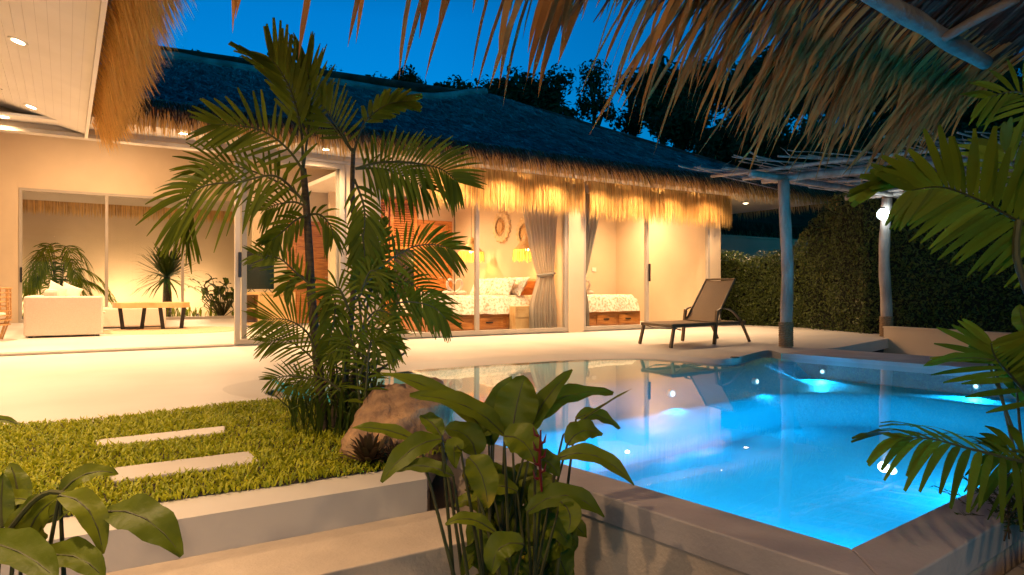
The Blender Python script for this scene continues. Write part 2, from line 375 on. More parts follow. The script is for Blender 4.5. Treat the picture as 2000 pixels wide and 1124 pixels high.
# ------------------------------------------------------------------ grass and stepping stones
grass_poly = [on_z(px, py) for px, py in [(-500,900),(-200,850),(0,834),(160,828),(300,814),(420,799),(530,784),(600,790),(700,808),(780,830),(880,850),(890,880),(800,900),(770,917),(700,926),(560,948),(420,966),(250,991),(120,1012),(-200,1065),(-600,1130)]]
def inside(x, y, poly):
    c = False; n = len(poly)
    for i in range(n):
        a, b_ = poly[i], poly[i-1]
        if (a.y > y) != (b_.y > y) and x < (b_.x-a.x)*(y-a.y)/(b_.y-a.y)+a.x: c = not c
    return c
slabs = [[(187,867),(440,839),(440,852),(187,881)], [(205,925),(490,889),(507,910),(222,949)], [(-420,1010),(-120,975),(-140,1000),(-480,1040)]]
slab_w = [[on_z(*p) for p in s] for s in slabs]
slab_lab = ['pale cement stepping stone in the grass, farther from the steps', 'pale cement stepping stone in the grass, nearer to the steps', 'pale cement stepping stone at the left edge of the grass']
for s_, lb in list(zip(slab_w, slab_lab))[:2]:
    m = prism(MB(), list(reversed([(p.x, p.y) for p in s_])), .004, .022)
    tag(m.build('stepping_stone', M['deck'], bevel=.006), lb, 'stepping stone', 'stepping stones in the grass')
gs = flat('soil_bed', grass_poly, .005, M['soil']); tag(gs, kind='structure'); gs.name = 'soil'
gm = MB()
xs = [p.x for p in grass_poly]; ys = [p.y for p in grass_poly]
cnt = 0
while cnt < 30000:
    x = R.uniform(-2.2, max(xs)+.04); y = R.uniform(min(ys)-.04, max(ys)+.04)
    if not inside(.02+x*.985, 3.4+(y-3.4)*.965, grass_poly): continue
    edge = R.random()
    if any(inside(x, y + R.uniform(-.03,.03), s_) and inside(x + R.uniform(-.03,.03), y, s_) for s_ in slab_w[:2]): continue
    cnt += 1
    hgt = R.uniform(.018, .036) * (1 + .5 * noise.noise(V((x*3, y*3, 0))))
    a = R.uniform(0, 2*math.pi); d_ = V((math.cos(a), math.sin(a), 0)); lean = R.uniform(.3, 1.3)
    p0 = V((x, y, .005)); p1 = p0 + V((0,0,hgt*.6)) + d_*hgt*lean*.4; p2 = p0 + V((0,0,hgt*R.uniform(.7,1.1))) + d_*hgt*lean
    sd = V((-d_.y, d_.x, 0)); wd = R.uniform(.006, .012)
    gm.ribbon([p0, p1, p2], [wd*.7, wd, wd*.15], sd)
tag(gm.build('grass', M['grass']), 'short broad bladed green lawn grass around the stepping stones', 'grass', kind='stuff')

# ------------------------------------------------------------------ boulder
def boulder(name, c, sx, sy, sz, seed, label):
    m = MB(); n = 22
    m.ball((0,0,0), 1, n)
    cutters = [V((R.uniform(-1,1), R.uniform(-1,1), R.uniform(-.2,1))).normalized() for _ in range(9)]
    vs = []
    for v in m.v:
        v = V(v)
        for k_, cn in enumerate(cutters):
            dd = v.dot(cn) - (.66 + .03*k_)
            if dd > 0: v = v - cn*dd*.9
        v = v * (1 + .10*noise.noise(v*1.8 + V((seed,0,0))) + .04*noise.noise(v*6))
        lean = .28*(v.z)
        vs.append((c[0] + v.x*sx + RGT.x*lean*sx, c[1] + v.y*sy + RGT.y*lean*sx, c[2] + v.z*sz))
    m.v = vs
    return tag(m.build(name, M['rock'], smooth=True), label, 'boulder')
import bmesh
bm = bmesh.new()
for px, py, dd in [(663,893,3.35),(740,912,3.2),(840,908,3.3),(884,880,3.6),(735,764,3.55),(772,746,3.6),(850,745,3.75),(876,770,3.75),(882,840,3.75),
                   (694,838,3.3),(742,792,3.35),(748,850,3.2),(800,775,3.45),(862,790,3.5),(740,800,3.95),(860,800,4.05),(690,880,3.9),(880,890,4.05)]:
    bm.verts.new(at(px, py, dd))
bmesh.ops.convex_hull(bm, input=bm.verts)
bmesh.ops.triangulate(bm, faces=bm.faces)
bmesh.ops.subdivide_edges(bm, edges=bm.edges, cuts=5, use_grid_fill=True)
bmesh.ops.smooth_vert(bm, verts=bm.verts, factor=.4, use_axis_x=True, use_axis_y=True, use_axis_z=True)
bm.normal_update()
for v in bm.verts: v.co += v.normal*(.05*noise.noise(v.co*5) + .035*noise.noise(v.co*12) + .016*noise.noise(v.co*32))
me = bpy.data.meshes.new('boulder'); bm.to_mesh(me); bm.free(); me.materials.append(M['rock'])
me.polygons.foreach_set('use_smooth', [True]*len(me.polygons))
bo_ = bpy.data.objects.new('boulder', me); sc.collection.objects.link(bo_)
tag(bo_, 'orange brown boulder standing between the palm clump and the pool', 'boulder')
R.seed(5)
# ------------------------------------------------------------------ villa
villa = thing('villa', 'long cream villa with thatched roof and glass sliding doors facing the pool', 'house', (4, YF, 0))
def vp(name, mat, *boxes, parent=villa, bevel=0, **kw):
    m = MB()
    for a, b_ in boxes: m.box(a, b_)
    o = m.build(name, mat, parent, bevel=bevel)
    if kw.get('label'): o['label'] = kw['label']
    return o
FZ = .03
vp('floor', M['deck'], ((-8, YF, -.3), (12.2, 20.2, FZ)))
# columns and end walls of the front
vp('column', M['wall'], ((3.62, YF, FZ), (4.14, YF+.35, 3.1)))
vp('column', M['wall'], ((7.95, YF-.06, .002), (8.31, YF+.30, 3.1)))
vp('column', M['wall'], ((11.86, YF-.04, .002), (12.2, YF+.30, 3.1)))
# lintel wall over the openings
vp('wall', M['wall'], ((-9, YF+.02, 2.80), (.2, YF+.24, 5.2)), ((.2, YF+.02, 2.80), (12.2, YF+.24, 3.38)))
# living room
vp('wall', M['wall'], ((-8, 20, FZ), (-.93, 20.2, 5.6)), ((4.10, 20, FZ), (12.2, 20.2, 5.6)), ((-.93, 20, 3.22), (4.10, 20.2, 5.6)))
vp('wall', M['wall'], ((-8.2, YF, FZ), (-8, 20.2, 5.2)))
vp('wall', M['wall'], ((3.50, 16, FZ), (8.0, 16.15, 5.0)))
vp('wall', M['wall'], ((4.14, YF+.30, FZ), (4.30, 12.2, 3.2)))
m = MB(); m.add([(-8.2,YF+.24,3.0),(12.2,YF+.24,3.0),(12.2,16,5.15),(-8.2,16,5.15),(-8.2,20.2,5.4),(12.2,20.2,5.4)], [(0,1,2,3),(3,2,5,4)])
m.build('ceiling', M['white'], villa)
# bedroom walls
vp('wall', M['wall'], ((4.9, 15.0, FZ), (8.0, 15.12, 3.2)))
vp('wall', M['wall'], ((8.02, YF+.30, FZ), (8.24, 15.0, 3.2)))
vp('wall', M['wall'], ((8.24, 13.6, FZ), (12.2, 13.75, 3.2)))
vp('wall', M['wall'], ((12.0, YF+.30, FZ), (12.2, 13.6, 3.2)))
vp('ceiling', M['white'], ((4.31, YF+.25, 2.98), (12.0, 15.3, 3.06)))

# wooden plank doors
def plank_door(x0, x1, y, z1, n=9, label=None):
    fr = MB(); fr.box((x0-.09, y-.06, FZ), (x0, y+.02, z1+.09)); fr.box((x1, y-.06, FZ), (x1+.09, y+.02, z1+.09)); fr.box((x0+.001, y-.06, z1), (x1-.001, y+.02, z1+.089))
    d = fr.build('door', M['wood'], villa)
    if label: d['label'] = label
    pm = MB(); h = (z1 - FZ) / n
    for i in range(n): pm.box((x0+.12, y-.035, FZ+i*h+.008), (x1-.12, y-.005, FZ+(i+1)*h-.006))
    pm.box((x0+.003, y-.045, FZ), (x0+.115, y-.003, z1-.003)); pm.box((x1-.115, y-.045, FZ), (x1-.003, y-.003, z1-.003))
    pm.box((x0+.004, y-.020, FZ), (x1-.004, y-.001, z1-.004))
    pm.build('door_panel', M['woodh'], d, bevel=.004)
    MB().tube([(x1-.16, y-.05, 1.1), (x1-.16, y-.10, 1.1), (x1-.27, y-.10, 1.1)], .011, 8).build('handle', M['alu'], d)
plank_door(7.10, 7.82, 15.0, 2.38, label='orange plank door in the bedroom')
plank_door(4.32, 5.35, 16.0, 2.30, label='orange plank door at the back of the living room')
# louvred cupboard doors with dark glass beneath, in the bedroom corner
lv = MB()
for x0 in (5.55, 6.28):
    x1 = x0 + .68
    lv.box((x0, 14.88, FZ), (x0+.08, 14.96, 2.9)); lv.box((x1-.08, 14.88, FZ), (x1, 14.96, 2.9))
    for z in (FZ, 1.75, 2.82): lv.box((x0+.081, 14.885, z), (x1-.081, 14.955, z+.08))
    for k in range(17): lv.obox((x0+.34, 14.92, 1.87+k*.056), (.255,0,0), (0,.022,.016), (0,-.003,.004))
wd = thing('wardrobe', 'orange louvred wooden wardrobe in the bedroom corner left of the plank door', 'wardrobe', (6.2, 14.9, FZ))
lv.build('louvre_door', M['woodh'], wd)
MB().box((5.52, 14.962, FZ), (7.0, 14.99, 2.95)).build('carcass', M['wood'], wd)
MB().box((5.64, 14.905, .13), (6.14, 14.93, 1.74)).box((6.37, 14.905, .13), (6.87, 14.93, 1.74)).build('dark_glass', M['screen'], wd)

# sliding doors: frames and panes
HT = 2.74
def slider(x0, x1, y, mull, name='sliding_door', handles=(), z0=FZ, z1=HT, fw=.07):
    f = MB()
    f.box((x0, y-.04, z0), (x1, y+.04, z0+fw)); f.box((x0, y-.04, z1-fw), (x1, y+.04, z1))
    f.box((x0, y-.038, z0+fw), (x0+fw, y+.038, z1-fw)); f.box((x1-fw, y-.038, z0+fw), (x1, y+.038, z1-fw))
    for x in mull: f.box((x-.035, y-.036, z0+fw), (x+.035, y+.036, z1-fw))
    o = f.build(name, M['alu'], villa, bevel=.004)
    edges = [x0] + list(mull) + [x1]
    for a, b_ in zip(edges[:-1], edges[1:]):
        MB().box((a+.03, y-.006, z0+fw-.01), (b_-.03, y+.006, z1-fw+.01)).build('pane', M['glass'], o)
    for x in handles:
        MB().box((x-.022, y-.07, .98), (x+.022, y-.04, 1.34)).build('handle', M['black'], o, bevel=.006)
    return o
# living room: wide opening with track, header and the pushed back panels
t = MB().box((-8, YF-.06, .006), (2.0, YF+.02, .028)).box((-8, YF+.05, .006), (2.0, YF+.10, .034)); t.build('door_track', M['alu'], villa)
vp('door_header', M['alu'], ((-8, YF-.05, 2.742), (7.94, YF+.12, 2.79)), ((8.32, YF-.05, 2.742), (11.85, YF+.12, 2.79)))
slider(2.02, 3.62, YF, (), 'sliding_door', (2.08,))
slider(2.13, 3.60, YF+.10, (), 'sliding_door')
slider(4.14, 7.95, YF, (5.99,), 'sliding_door')
slider(8.31, 11.86, YF, (10.0,), 'sliding_door', (10.03,))
slider(-.93, 4.10, 20.02, (.86, 2.59), 'garden_window', (-.88,), z1=3.22)
for z_, x_, y_ in ((1.32, 9.95, 13.59), (1.32, 11.25, 13.59), (1.5, 7.98, 13.7)):
    if x_ > 8: vp('switch_plate', M['white'], ((x_-.07, y_-.012, z_-.05), (x_+.07, y_, z_+.05)), bevel=.004)

# ---- roofs
RZ = lambda x: 5.56 + .13*sm((x+8)/15.8) + .42*sm((x-7.6)/2.1)
def roof_pt(x, s):                                   # s 0 at the eave, 1 at the ridge
    # hip on the right: the eave runs to x=15.3, the ridge stops at x=9.67
    X = x; 
    sag = -.10*math.sin(math.pi*s)
    return V((X, 9.5 + 6.5*s, 3.02 + (RZ(min(x, 9.67)) - 3.02)*s + sag))
EX = 15.3
def hip_x(u, s):                                     # u 0..1 along the eave from -9 to EX, mapped to the ridge -9..9.67
    return (-9 + (EX+9)*u)*(1-s) + (-9 + (9.67+9)*u)*s
roof = MB(); nu, ns = 60, 10
for j in range(ns+1):
    for i in range(nu+1): roof.v.append(tuple(roof_pt(hip_x(i/nu, j/ns), j/ns)))
for j in range(ns):
    for i in range(nu): a = j*(nu+1)+i; roof.f.append((a, a+1, a+nu+2, a+nu+1))
o0 = len(roof.v); A, B_, C_ = roof_pt(EX, 0), roof_pt(9.67, 1), V((EX, 23, 3.0))
roof.add([A, C_, B_], [(0,1,2)])
roof.add([V((-9,16,RZ(-9))), V((9.67,16,RZ(9.67))), V((EX,23,4.2)), V((-9,23,4.2))], [(0,1,2,3)])
rf = roof.build('roof', M['thatch_roof'], villa, smooth=False)
# thatch courses laid over the slope
tm = MB(); rows = 62
for j in range(rows):
    s = (j + .2) / rows
    for i in range(int(460 - 110*s)):
        u = (i + R.random()) / (460 - 110*s); s2 = max(0, min(.995, s + R.uniform(-.012, .012)))
        x = hip_x(u, s2)
        if x < -2.5: continue
        p = roof_pt(x, s2); q_ = roof_pt(x, max(s2 - R.uniform(.035,.06), -.01)); 
        dn = (q_ - p); sk = R.uniform(-.16, .16); dn = dn + V((sk*dn.length*2.5, 0, 0)); ln = R.uniform(.8, 1.3)
        up = V((0, -.38, .92)); wd_ = R.uniform(.012, .035)
        p1 = p + up*R.uniform(.01,.04); p2 = p + dn*.6*ln + up*R.uniform(.02,.05); p3 = p + dn*ln + up*R.uniform(.0,.045)
        tm.ribbon([p1, p2, p3], [wd_, wd_, wd_*.3], V((1, R.uniform(-.1,.1), R.uniform(-.3,.3))).normalized())
tm.build('thatch_layer', M['thatch_roof'], rf)
# ridge roll
rr = MB().tube([V((x, 16, RZ(x)+.03 + R.uniform(-.015,.015))) for x in [-9+i*.5 for i in range(38)]], .11, 8); rr.build('ridge_roll', M['thatch_roof'], rf)

def fringe(m, A, B, rows, per, L, wd_, out, hang, jit=.35, spread=.25, back=0, bend=.5):
    A, B = V(A), V(B); ax = (B-A).normalized(); n = int((B-A).length*per)
    for r_ in range(rows):
        for i in range(n):
            p = A + (B-A)*((i+R.random())/n) + V(out)*(back*r_) + V((0,0,-.0+.012*R.uniform(-1,1)))
            l = L*R.uniform(1-jit, 1+jit*.6)
            d0 = (V(out)*R.uniform(.3,1) + V((0,0,-hang)) + ax*R.uniform(-spread, spread)).normalized()
            d1 = (d0*(1-bend) + V((0,0,-bend)) + ax*R.uniform(-spread,spread)*.4).normalized()
            pts = [p, p + d0*l*.45, p + d0*l*.45 + d1*l*.35, p + d0*l*.45 + d1*l*.55]
            w0 = wd_*R.uniform(.6,1.3)
            sd = (ax + V((0,0,0)) + V((R.uniform(-.6,.6),R.uniform(-.6,.6),0))).normalized()
            m.ribbon(pts, [w0, w0, w0*.7, w0*.15], sd)
# eave fringe of the main roof
fm = MB()
fringe(fm, (.35, 9.52, 3.05), (EX, 9.52, 3.05), 3, 66, .38, .013, (0,-.55,0), .8, back=.03)
fringe(fm, (EX, 9.5, 3.05), (EX, 12.5, 3.05), 2, 60, .34, .012, (.5,0,0), .9, back=.03)
fm.build('eave_fringe', M['thatch_lit'], rf)
fm = MB()
fringe(fm, (.35, 9.50, 3.12), (EX, 9.50, 3.12), 3, 42, .36, .015, (0,-.9,0), .55, back=.04, bend=.35)
fm.build('eave_thatch', surf('eave_thatch', (.20,.11,.06), (.10,.055,.035), 6, .9, island=.6, spec=.1), rf)
vp('fascia', M['white'], ((.35, 9.60, 2.825), (EX-.15, 9.64, 3.0)), ((EX-.19, 9.64, 2.86), (EX-.15, 13.5, 3.0)))
vp('soffit', M['white'], ((.26, 9.64, 2.87), (EX-.2, YF+.02, 2.90)), ((-9, YF-.32, 2.87), (.259, YF+.019, 2.90)), ((12.2, YF+.02, 2.87), (EX-.2, 13.5, 2.90)))
# hanging fringe curtains in front of the bedrooms
sk = MB(); fringe(sk, (4.9, 10.14, 2.86), (8.12, 10.14, 2.86), 4, 120, .64, .009, (0,-.14,0), 1, back=.1, jit=.25, spread=.07, bend=.9)
sk.build('hanging_fringe', M['thatch_lit'], villa)
sk = MB(); fringe(sk, (8.30, 10.2, 2.86), (12.3, 10.2, 2.86), 4, 120, .66, .009, (0,-.14,0), 1, back=.1, jit=.25, spread=.07, bend=.9)
sk.build('hanging_fringe', M['thatch_lit'], villa)
vp('fringe_rail', M['lightwood'], ((4.86, 10.15, 2.81), (8.14, 10.20, 2.869)), ((8.28, 10.21, 2.81), (12.32, 10.26, 2.869)))
# garden side eave seen through the windows
vp('rear_soffit', M['white'], ((-6, 20.21, 3.26), (9, 20.85, 3.30)), ((-6, 20.86, 3.04), (9, 20.89, 3.5)))
sk = MB(); fringe(sk, (-3, 20.9, 3.12), (7, 20.9, 3.12), 3, 55, .42, .014, (0,.15,0), 1, jit=.2, spread=.08)
sk.build('rear_fringe', M['thatch_lit'], villa)

# ---- left veranda wing: sloping plank ceiling and thatched edge
wing = thing('veranda_roof', 'white planked veranda ceiling with thick thatch edge coloured as if lamplit at upper left', 'roof', (.2, 6, 2.8))
y0w, y1w = -.5, YF - .02
cz = lambda x: 2.79 + .28*(.2 - x)
cm = MB(); x = .2
while x > -6:
    x2 = x - .08; cm.add([(x-.0008,y0w,cz(x)),(x2+.0008,y0w,cz(x2)),(x2+.0008,y1w,cz(x2)),(x-.0008,y1w,cz(x)),
                          (x-.003,y0w,cz(x)+.02),(x2+.003,y0w,cz(x2)+.02),(x2+.003,y1w,cz(x2)+.02),(x-.003,y1w,cz(x)+.02)], [(0,1,2,3),(7,6,5,4),(0,3,7,4),(1,5,6,2)])
    x = x2
cm.build('plank_ceiling', M['white'], wing)
m = MB(); m.add([(.2,y0w,2.83),(-6,y0w,cz(-6)+.04),(-6,y1w,cz(-6)+.04),(.2,y1w,2.83)], [(0,1,2,3)]); m.build('ceiling_batten', M['alu'], wing)
MB().box((.2, y0w, 2.74), (.235, y1w, 2.93)).build('fascia', M['white'], wing)
fm = MB()
fringe(fm, (.25, .5, 2.93), (.25, 10.1, 2.93), 5, 100, .42, .010, (.62,0,0), .55, jit=.3, spread=.22, back=.05, bend=.55)
fm.build('thatch_edge', M['thatch_edge'], wing)
fm = MB()
fringe(fm, (.34, .5, 3.02), (.34, 10.1, 3.02), 4, 70, .42, .012, (.8,0,0), .45, jit=.3, spread=.22, back=.05, bend=.5)
fm.build('thatch_edge', M['thatch_edge'], wing)
m = MB(); m.add([(.42,y0w,3.05),(.42,y1w-.35,3.05),(-5,y1w-.35,5.6),(-5,y0w,5.6)], [(0,1,2,3)]); m.build('thatch_slope', M['thatch_roof'], wing)
vp('wall', M['wall'], ((-9.2, -1, -.9), (-9.0, YF, 5)), parent=wing)

# ---- recessed downlights
def downlight(x, y, z, power, lab, nrm=(0,0,-1), group='recessed downlights', r=.05, cone=150):
    o = thing('downlight', lab, 'ceiling light', (x,y,z), group); nrm = V(nrm).normalized(); s_ = nrm.orthogonal().normalized(); u_ = s_.cross(nrm)
    ring = lambda rad, off: [V((x,y,z)) + nrm*off + (s_*math.cos(a)+u_*math.sin(a))*rad for a in [2*math.pi*k/20 for k in range(20)]]
    a, b_ = MB(), MB(); a.add(ring(r, .008), [tuple(range(20))]); a.build('bulb', M['bulb'], o)
    r1, r2, r3 = ring(r, .006), ring(r+.022, .010), ring(r+.03, .0)
    b_.add(r1+r2+r3, [(k,(k+1)%20,20+(k+1)%20,20+k) for k in range(20)] + [(20+k,20+(k+1)%20,40+(k+1)%20,40+k) for k in range(20)])
    b_.build('rim', M['white'], o)
    lamp('downlight_lamp', 'SPOT', V((x,y,z)) + nrm*.03, power, WARM, .05, V((x,y,z)) + nrm, o, math.radians(cone), 1.0)
PW = 128
for k, (x, y, l) in enumerate([(-.345, 7.29, 'nearer downlight in the white planked veranda ceiling'), (-.34, 9.81, 'farther downlight in the white planked veranda ceiling'),
                               (-.345, 4.77, 'downlight above the left edge of the photo, nearest in the planked ceiling')]):
    downlight(x, y, cz(x), PW*.8, l, (-.28,0,-1))
downlight(-.345, 2.3, cz(-.345), PW*1.5, 'downlight overhead in the planked ceiling, outside the picture', (-.28,0,-1))
downlight(-2.4, 5.0, cz(-2.4), PW*1.1, 'downlight in the higher part of the planked ceiling', (-.28,0,-1))
for x, y, l in [(-.62, 10.2, 'downlight at the left edge of the picture under the main eave'), (1.30, 10.0, 'downlight under the main eave left of the palm top'),
                (3.2, 10.0, 'downlight under the main eave behind the palm crown'), (5.25, 9.70, 'downlight under the main eave right of the palm crown'),
                (7.3, 9.70, 'downlight in front of the left hanging grass fringe'), (6.3, 9.70, 'added fill downlight under the eave over the left pane of the left bedroom glass'), (8.45, 9.70, 'added fill downlight under the eave at the gap between the two hanging fringes'), (9.4, 9.70, 'downlight in front of the right hanging grass fringe, left one'), (10.4, 9.70, 'downlight in front of the right hanging grass fringe, middle one, added for even light'), (11.5, 9.70, 'downlight in front of the right hanging grass fringe, right one'),  # the in-between downlights are added to light the fringes evenly
                (13.6, 10.8, 'downlight under the eave corner beyond the house corner')]:
    downlight(x, y, 2.868, PW*(.8 if y < 9.75 else 1), l)
# room lights (ceiling fittings)
for x, y, z, p_, l in [(-1.0, 13.5, 4.0, 520, 'living room ceiling light above the sofa'), (2.2, 13.5, 4.0, 520, 'living room ceiling light above the coffee table'),
                    (.8, 17.5, 5.15, 480, 'living room ceiling light near the garden window')]:
    downlight(x, y, z if z < 5 else 5.2, p_, l, r=.07, cone=170)
for x, y, p_, l in [(6.0, 11.6, 200, 'bedroom ceiling light over the left bed foot'), (6.6, 13.8, 215, 'bedroom ceiling light near the plank door'),
                 (9.6, 12.0, 165, 'ceiling light over the right bed'), (11.2, 12.3, 165, 'ceiling light near the wall switch')]:
    downlight(x, y, 2.975, p_, l, cone=165)
for x, l in ((-.9, 'added garden fill light left of the arching palm behind the window'), (1.3, 'added garden fill light between the palm and the dracaena'), (3.1, 'added garden fill light between the dracaena and the broad leaved bush')):  # unseen lights added to brighten the garden wall and plants
    g_ = thing('garden_fill', l, 'lamp', (x, 20.9, .02), 'added fill lights behind the living room')
    MB().tube([(x,20.88,.05),(x,20.98,.12)], .035, 12).build('housing', M['black'], g_)
    MB().tube([(x,20.9,.012),(x,20.9,.06)], .012, 6).build('spike', M['black'], g_)
    lamp('garden_fill_lamp', 'POINT', (x, 21.75, .55), 60, WARM, .5, parent=g_)

wl = thing('wall_lamp', 'warm wall lamp behind the photographer, outside the picture', 'lamp', (-2.2, -.6, 2.0))
MB().ball((-2.2,-.6,2.0), .08, 10).build('bulb', M['bulb'], wl); MB().tube([(-2.2,-.6,2.07),(-2.2,-.6,2.5)], .02, 8).build('rod', M['black'], wl)
lamp('wall_light', 'POINT', (-2.05, -.5, 1.95), 70, WARM, .12, parent=wl)
hl = thing('fill_lamp', 'added warm fill lamp under the sala roof behind the photographer, outside the picture', 'lamp', (1.3, -1.3, 2.2))  # unseen lamp added to warm the strips and fronds against the pool blue
MB().ball((1.3,-1.3,2.2), .08, 10).build('bulb', M['bulb'], hl); MB().tube([(1.3,-1.3,2.27),(1.3,-1.3,3.6)], .006, 6).build('cord', M['black'], hl)
lamp('fill_light', 'POINT', (1.3, -1.18, 2.1), 26, WARM, .12, parent=hl)

# ------------------------------------------------------------------ garden behind the living room
gw = thing('garden_wall', 'tall cement wall behind the garden plants seen through the living room window', 'wall', (2, 23, 0))
MB().box((-8, 22.6, -.5), (9, 22.8, 3.55)).build('wall_panel', M['wall'], gw); MB().box((-8, 22.55, 3.552), (9, 22.85, 3.6)).build('cap', M['step'], gw)
MB().box((-8, 20.21, -.4), (9, 22.59, .01)).build('planting_bed', M['soil'], gw)

# ------------------------------------------------------------------ plants: generators
def spline(P, n):
    out = []; m_ = len(P) - 1
    for i in range(n + 1):
        t = i / n * m_; k = min(int(t), m_ - 1); t -= k
        p0, p1, p2, p3 = P[max(k-1,0)], P[k], P[k+1], P[min(k+2, m_)]
        out.append(.5*((2*p1)+(p2-p0)*t+(2*p0-5*p1+4*p2-p3)*t*t+(3*p1-p0-3*p2+p3)*t*t*t))
    return out
def frond(lf, sm_, P, L, n=22, w=.03, droop=.25, start=.12, up=None, a0=75, a1=28, rad=.008, blunt=.2, lift=.15, one=None, grow=.8):
    P = [V(p) for p in P]; pts = spline(P, 30)
    sm_.tube(pts, [rad*(1-.8*i/30) for i in range(31)], 5)
    for i in range(n + 1):
        t = start + (1 - start) * (i / n) ** .9
        k = min(int(t*30), 29); p = pts[k].lerp(pts[k+1], t*30-k)
        T = (pts[k+1]-pts[k]).normalized(); U = V(up) if up is not None else V((0,0,1))
        S = T.cross(U); S = S.normalized() if S.length > 1e-3 else RGT.copy(); U2 = S.cross(T)
        fr = (t - start)/(1 - start)
        ln = L*(.30 + .70*math.sin(math.pi*min(1, (.12+grow*fr)))**.7)
        ang = math.radians(a0 + (a1-a0)*fr)
        for s in ((-1, 1) if one is None else (one,)):
            d0 = (T*math.cos(ang) + S*s*math.sin(ang) + U2*lift*R.uniform(.2,1.4)).normalized()
            d0 = (d0 + V((R.uniform(-1,1),R.uniform(-1,1),R.uniform(-1,1)))*.07).normalized()
            l = ln*R.uniform(.85,1.1); q = []; sd = []
            for j in range(6):
                u = j/5; q.append(p + d0*l*u + V((0,0,-1))*droop*l*u*u)
            for j in range(6):
                dd = (q[min(j+1,5)]-q[max(j-1,0)]).normalized(); s_ = T - dd*T.dot(dd); s_ = s_.normalized() if s_.length > 1e-3 else S
                sd.append(s_)
            wj = w*R.uniform(.8,1.15); lf.ribbon(q, [wj*x for x in (.35,.85,1,.95,.7,blunt)], sd)
def broad(m, A, C, B, W, up=None, fold=.25, wave=.09, stem=None, sm_=None, tipw=.8, curl=0):
    pts = [A.lerp(C, t).lerp(C.lerp(B, t), t) for t in [i/12 for i in range(13)]]
    o = len(m.v); ph = R.uniform(0, 6)
    for i, p in enumerate(pts):
        t = i/12; T = (pts[min(i+1,12)]-pts[max(i-1,0)]).normalized()
        U = V(up) if up is not None else V((0,0,1)); S = T.cross(U).normalized(); U2 = S.cross(T)
        wd_ = W*.5*(math.sin(math.pi*min(.995, max(.03, t**tipw)))**.62)
        for k in (-1,-.6,-.25,0,.25,.6,1):
            zz = abs(k)*fold*wd_ - curl*k*k*wd_ + (wave*W*math.sin(t*17+ph+k*1.5)*abs(k)) + (.02*W*math.sin(t*60+k)*abs(k))
            m.v.append(tuple(p + S*k*wd_*(1-.1*fold) + U2*zz))
    for i in range(12):
        for k in range(6): a = o+i*7+k; m.f.append((a, a+1, a+8, a+7))
    if sm_ is not None: sm_.tube([pts[0], pts[3], pts[6], pts[9], pts[11]], [.0035,.003,.0025,.0018,.001], 5)
CAMV = lambda p: (V((0,0,EYE)) - p).normalized()
# ------------------------------------------------------------------ living room furniture
def pillow(name, c, sx, sy, sz, rot, mat, label, group=None, cat='pillow'):
    m = MB(); n = 12
    for side in (1, -1):
        o = len(m.v)
        for i in range(n+1):
            for j in range(n+1):
                u, v_ = 2*i/n-1, 2*j/n-1
                h = (max(0,1-u**4)*max(0,1-v_**4))**.5 * (1-.25*(u*u+v_*v_)/2) + .03*noise.noise(V((u*3, v_*3, c[0]*7)))*(1-abs(u))*(1-abs(v_))*4
                pin = 1 - .10*(1-u*u)*abs(v_) ; pin2 = 1 - .10*(1-v_*v_)*abs(u)
                m.v.append((u*sx*pin2, v_*sy*pin, side*h*sz))
        for i in range(n):
            for j in range(n):
                a = o+i*(n+1)+j; f = (a, a+n+1, a+n+2, a+1); m.f.append(f if side == 1 else tuple(reversed(f)))
    from mathutils import Euler
    rm = Euler(rot).to_matrix(); m.v = [tuple(rm @ V(v) + V(c)) for v in m.v]
    return tag(m.build(name, mat, smooth=True), label, cat, group)
sofa = thing('sofa', 'cream fabric sofa with its side panel towards the terrace', 'sofa', (0, 13.9, FZ))
MB().box((-.56, 13.42, FZ+.03), (.53, 13.60, .70)).build('armrest', M['fabric'], sofa, bevel=.03)
MB().box((-.56, 13.61, FZ+.03), (-.34, 16.6, .70)).build('backrest', M['fabric'], sofa, bevel=.03)
MB().box((-.33, 13.61, FZ+.03), (.50, 16.4, .36)).build('seat_base', M['fabric'], sofa, bevel=.02)
MB().box((-.32, 13.62, .362), (.50, 15.0, .50)).build('seat_cushion', M['fabric'], sofa, bevel=.03)
MB().box((-.30, 13.65, .505), (-.10, 14.9, .82)).build('back_cushion', M['fabric'], sofa, bevel=.06)
MB().box((-.50, 13.45, .004+FZ), (-.44, 13.51, FZ+.03)).build('foot', M['black'], sofa); MB().box((.42, 13.45, .004+FZ), (.48, 13.51, FZ+.03)).build('foot', M['black'], sofa)
MB().box((.52, 15.9, FZ+.03), (1.75, 17.0, .44)).build('chaise', M['fabric'], sofa, bevel=.03)
MB().box((.60, 14.6, .37), (.62, 15.8, .40)).build('seat_frame', M['fabric'], sofa)
pillow('cushion', (-.12, 13.95, .76), .16, .17, .06, (1.15, .5, .5), M['fabric'], 'cream cushion leaning on the sofa, pointed corner up, left one', 'sofa cushions', 'cushion')
pillow('cushion', (.08, 14.25, .75), .16, .16, .06, (1.1, .4, .2), M['fabric'], 'cream cushion on the sofa leaning back to the right', 'sofa cushions', 'cushion')
ct = thing('coffee_table', 'wooden slab coffee table with black trapezoid metal legs', 'coffee table', (1.45, 15.3, FZ))
A_, B_ = on_z(250, 643, FZ), on_z(352, 643, FZ); ctd = V((1, 0, 0)); cx, cy = 1.42, 15.1
m = MB(); n = 22
for z in (.46, .56):
    for k in range(n):
        a = 2*math.pi*k/n; c_, s_ = math.cos(a), math.sin(a)
        ex = .66*abs(c_)**.35*(1 if c_ > 0 else -1); ey = .36*abs(s_)**.35*(1 if s_ > 0 else -1)
        m.v.append((cx + ex*(1+.03*math.sin(3*a)), cy + ey*(1+.05*math.sin(5*a+1)), z))
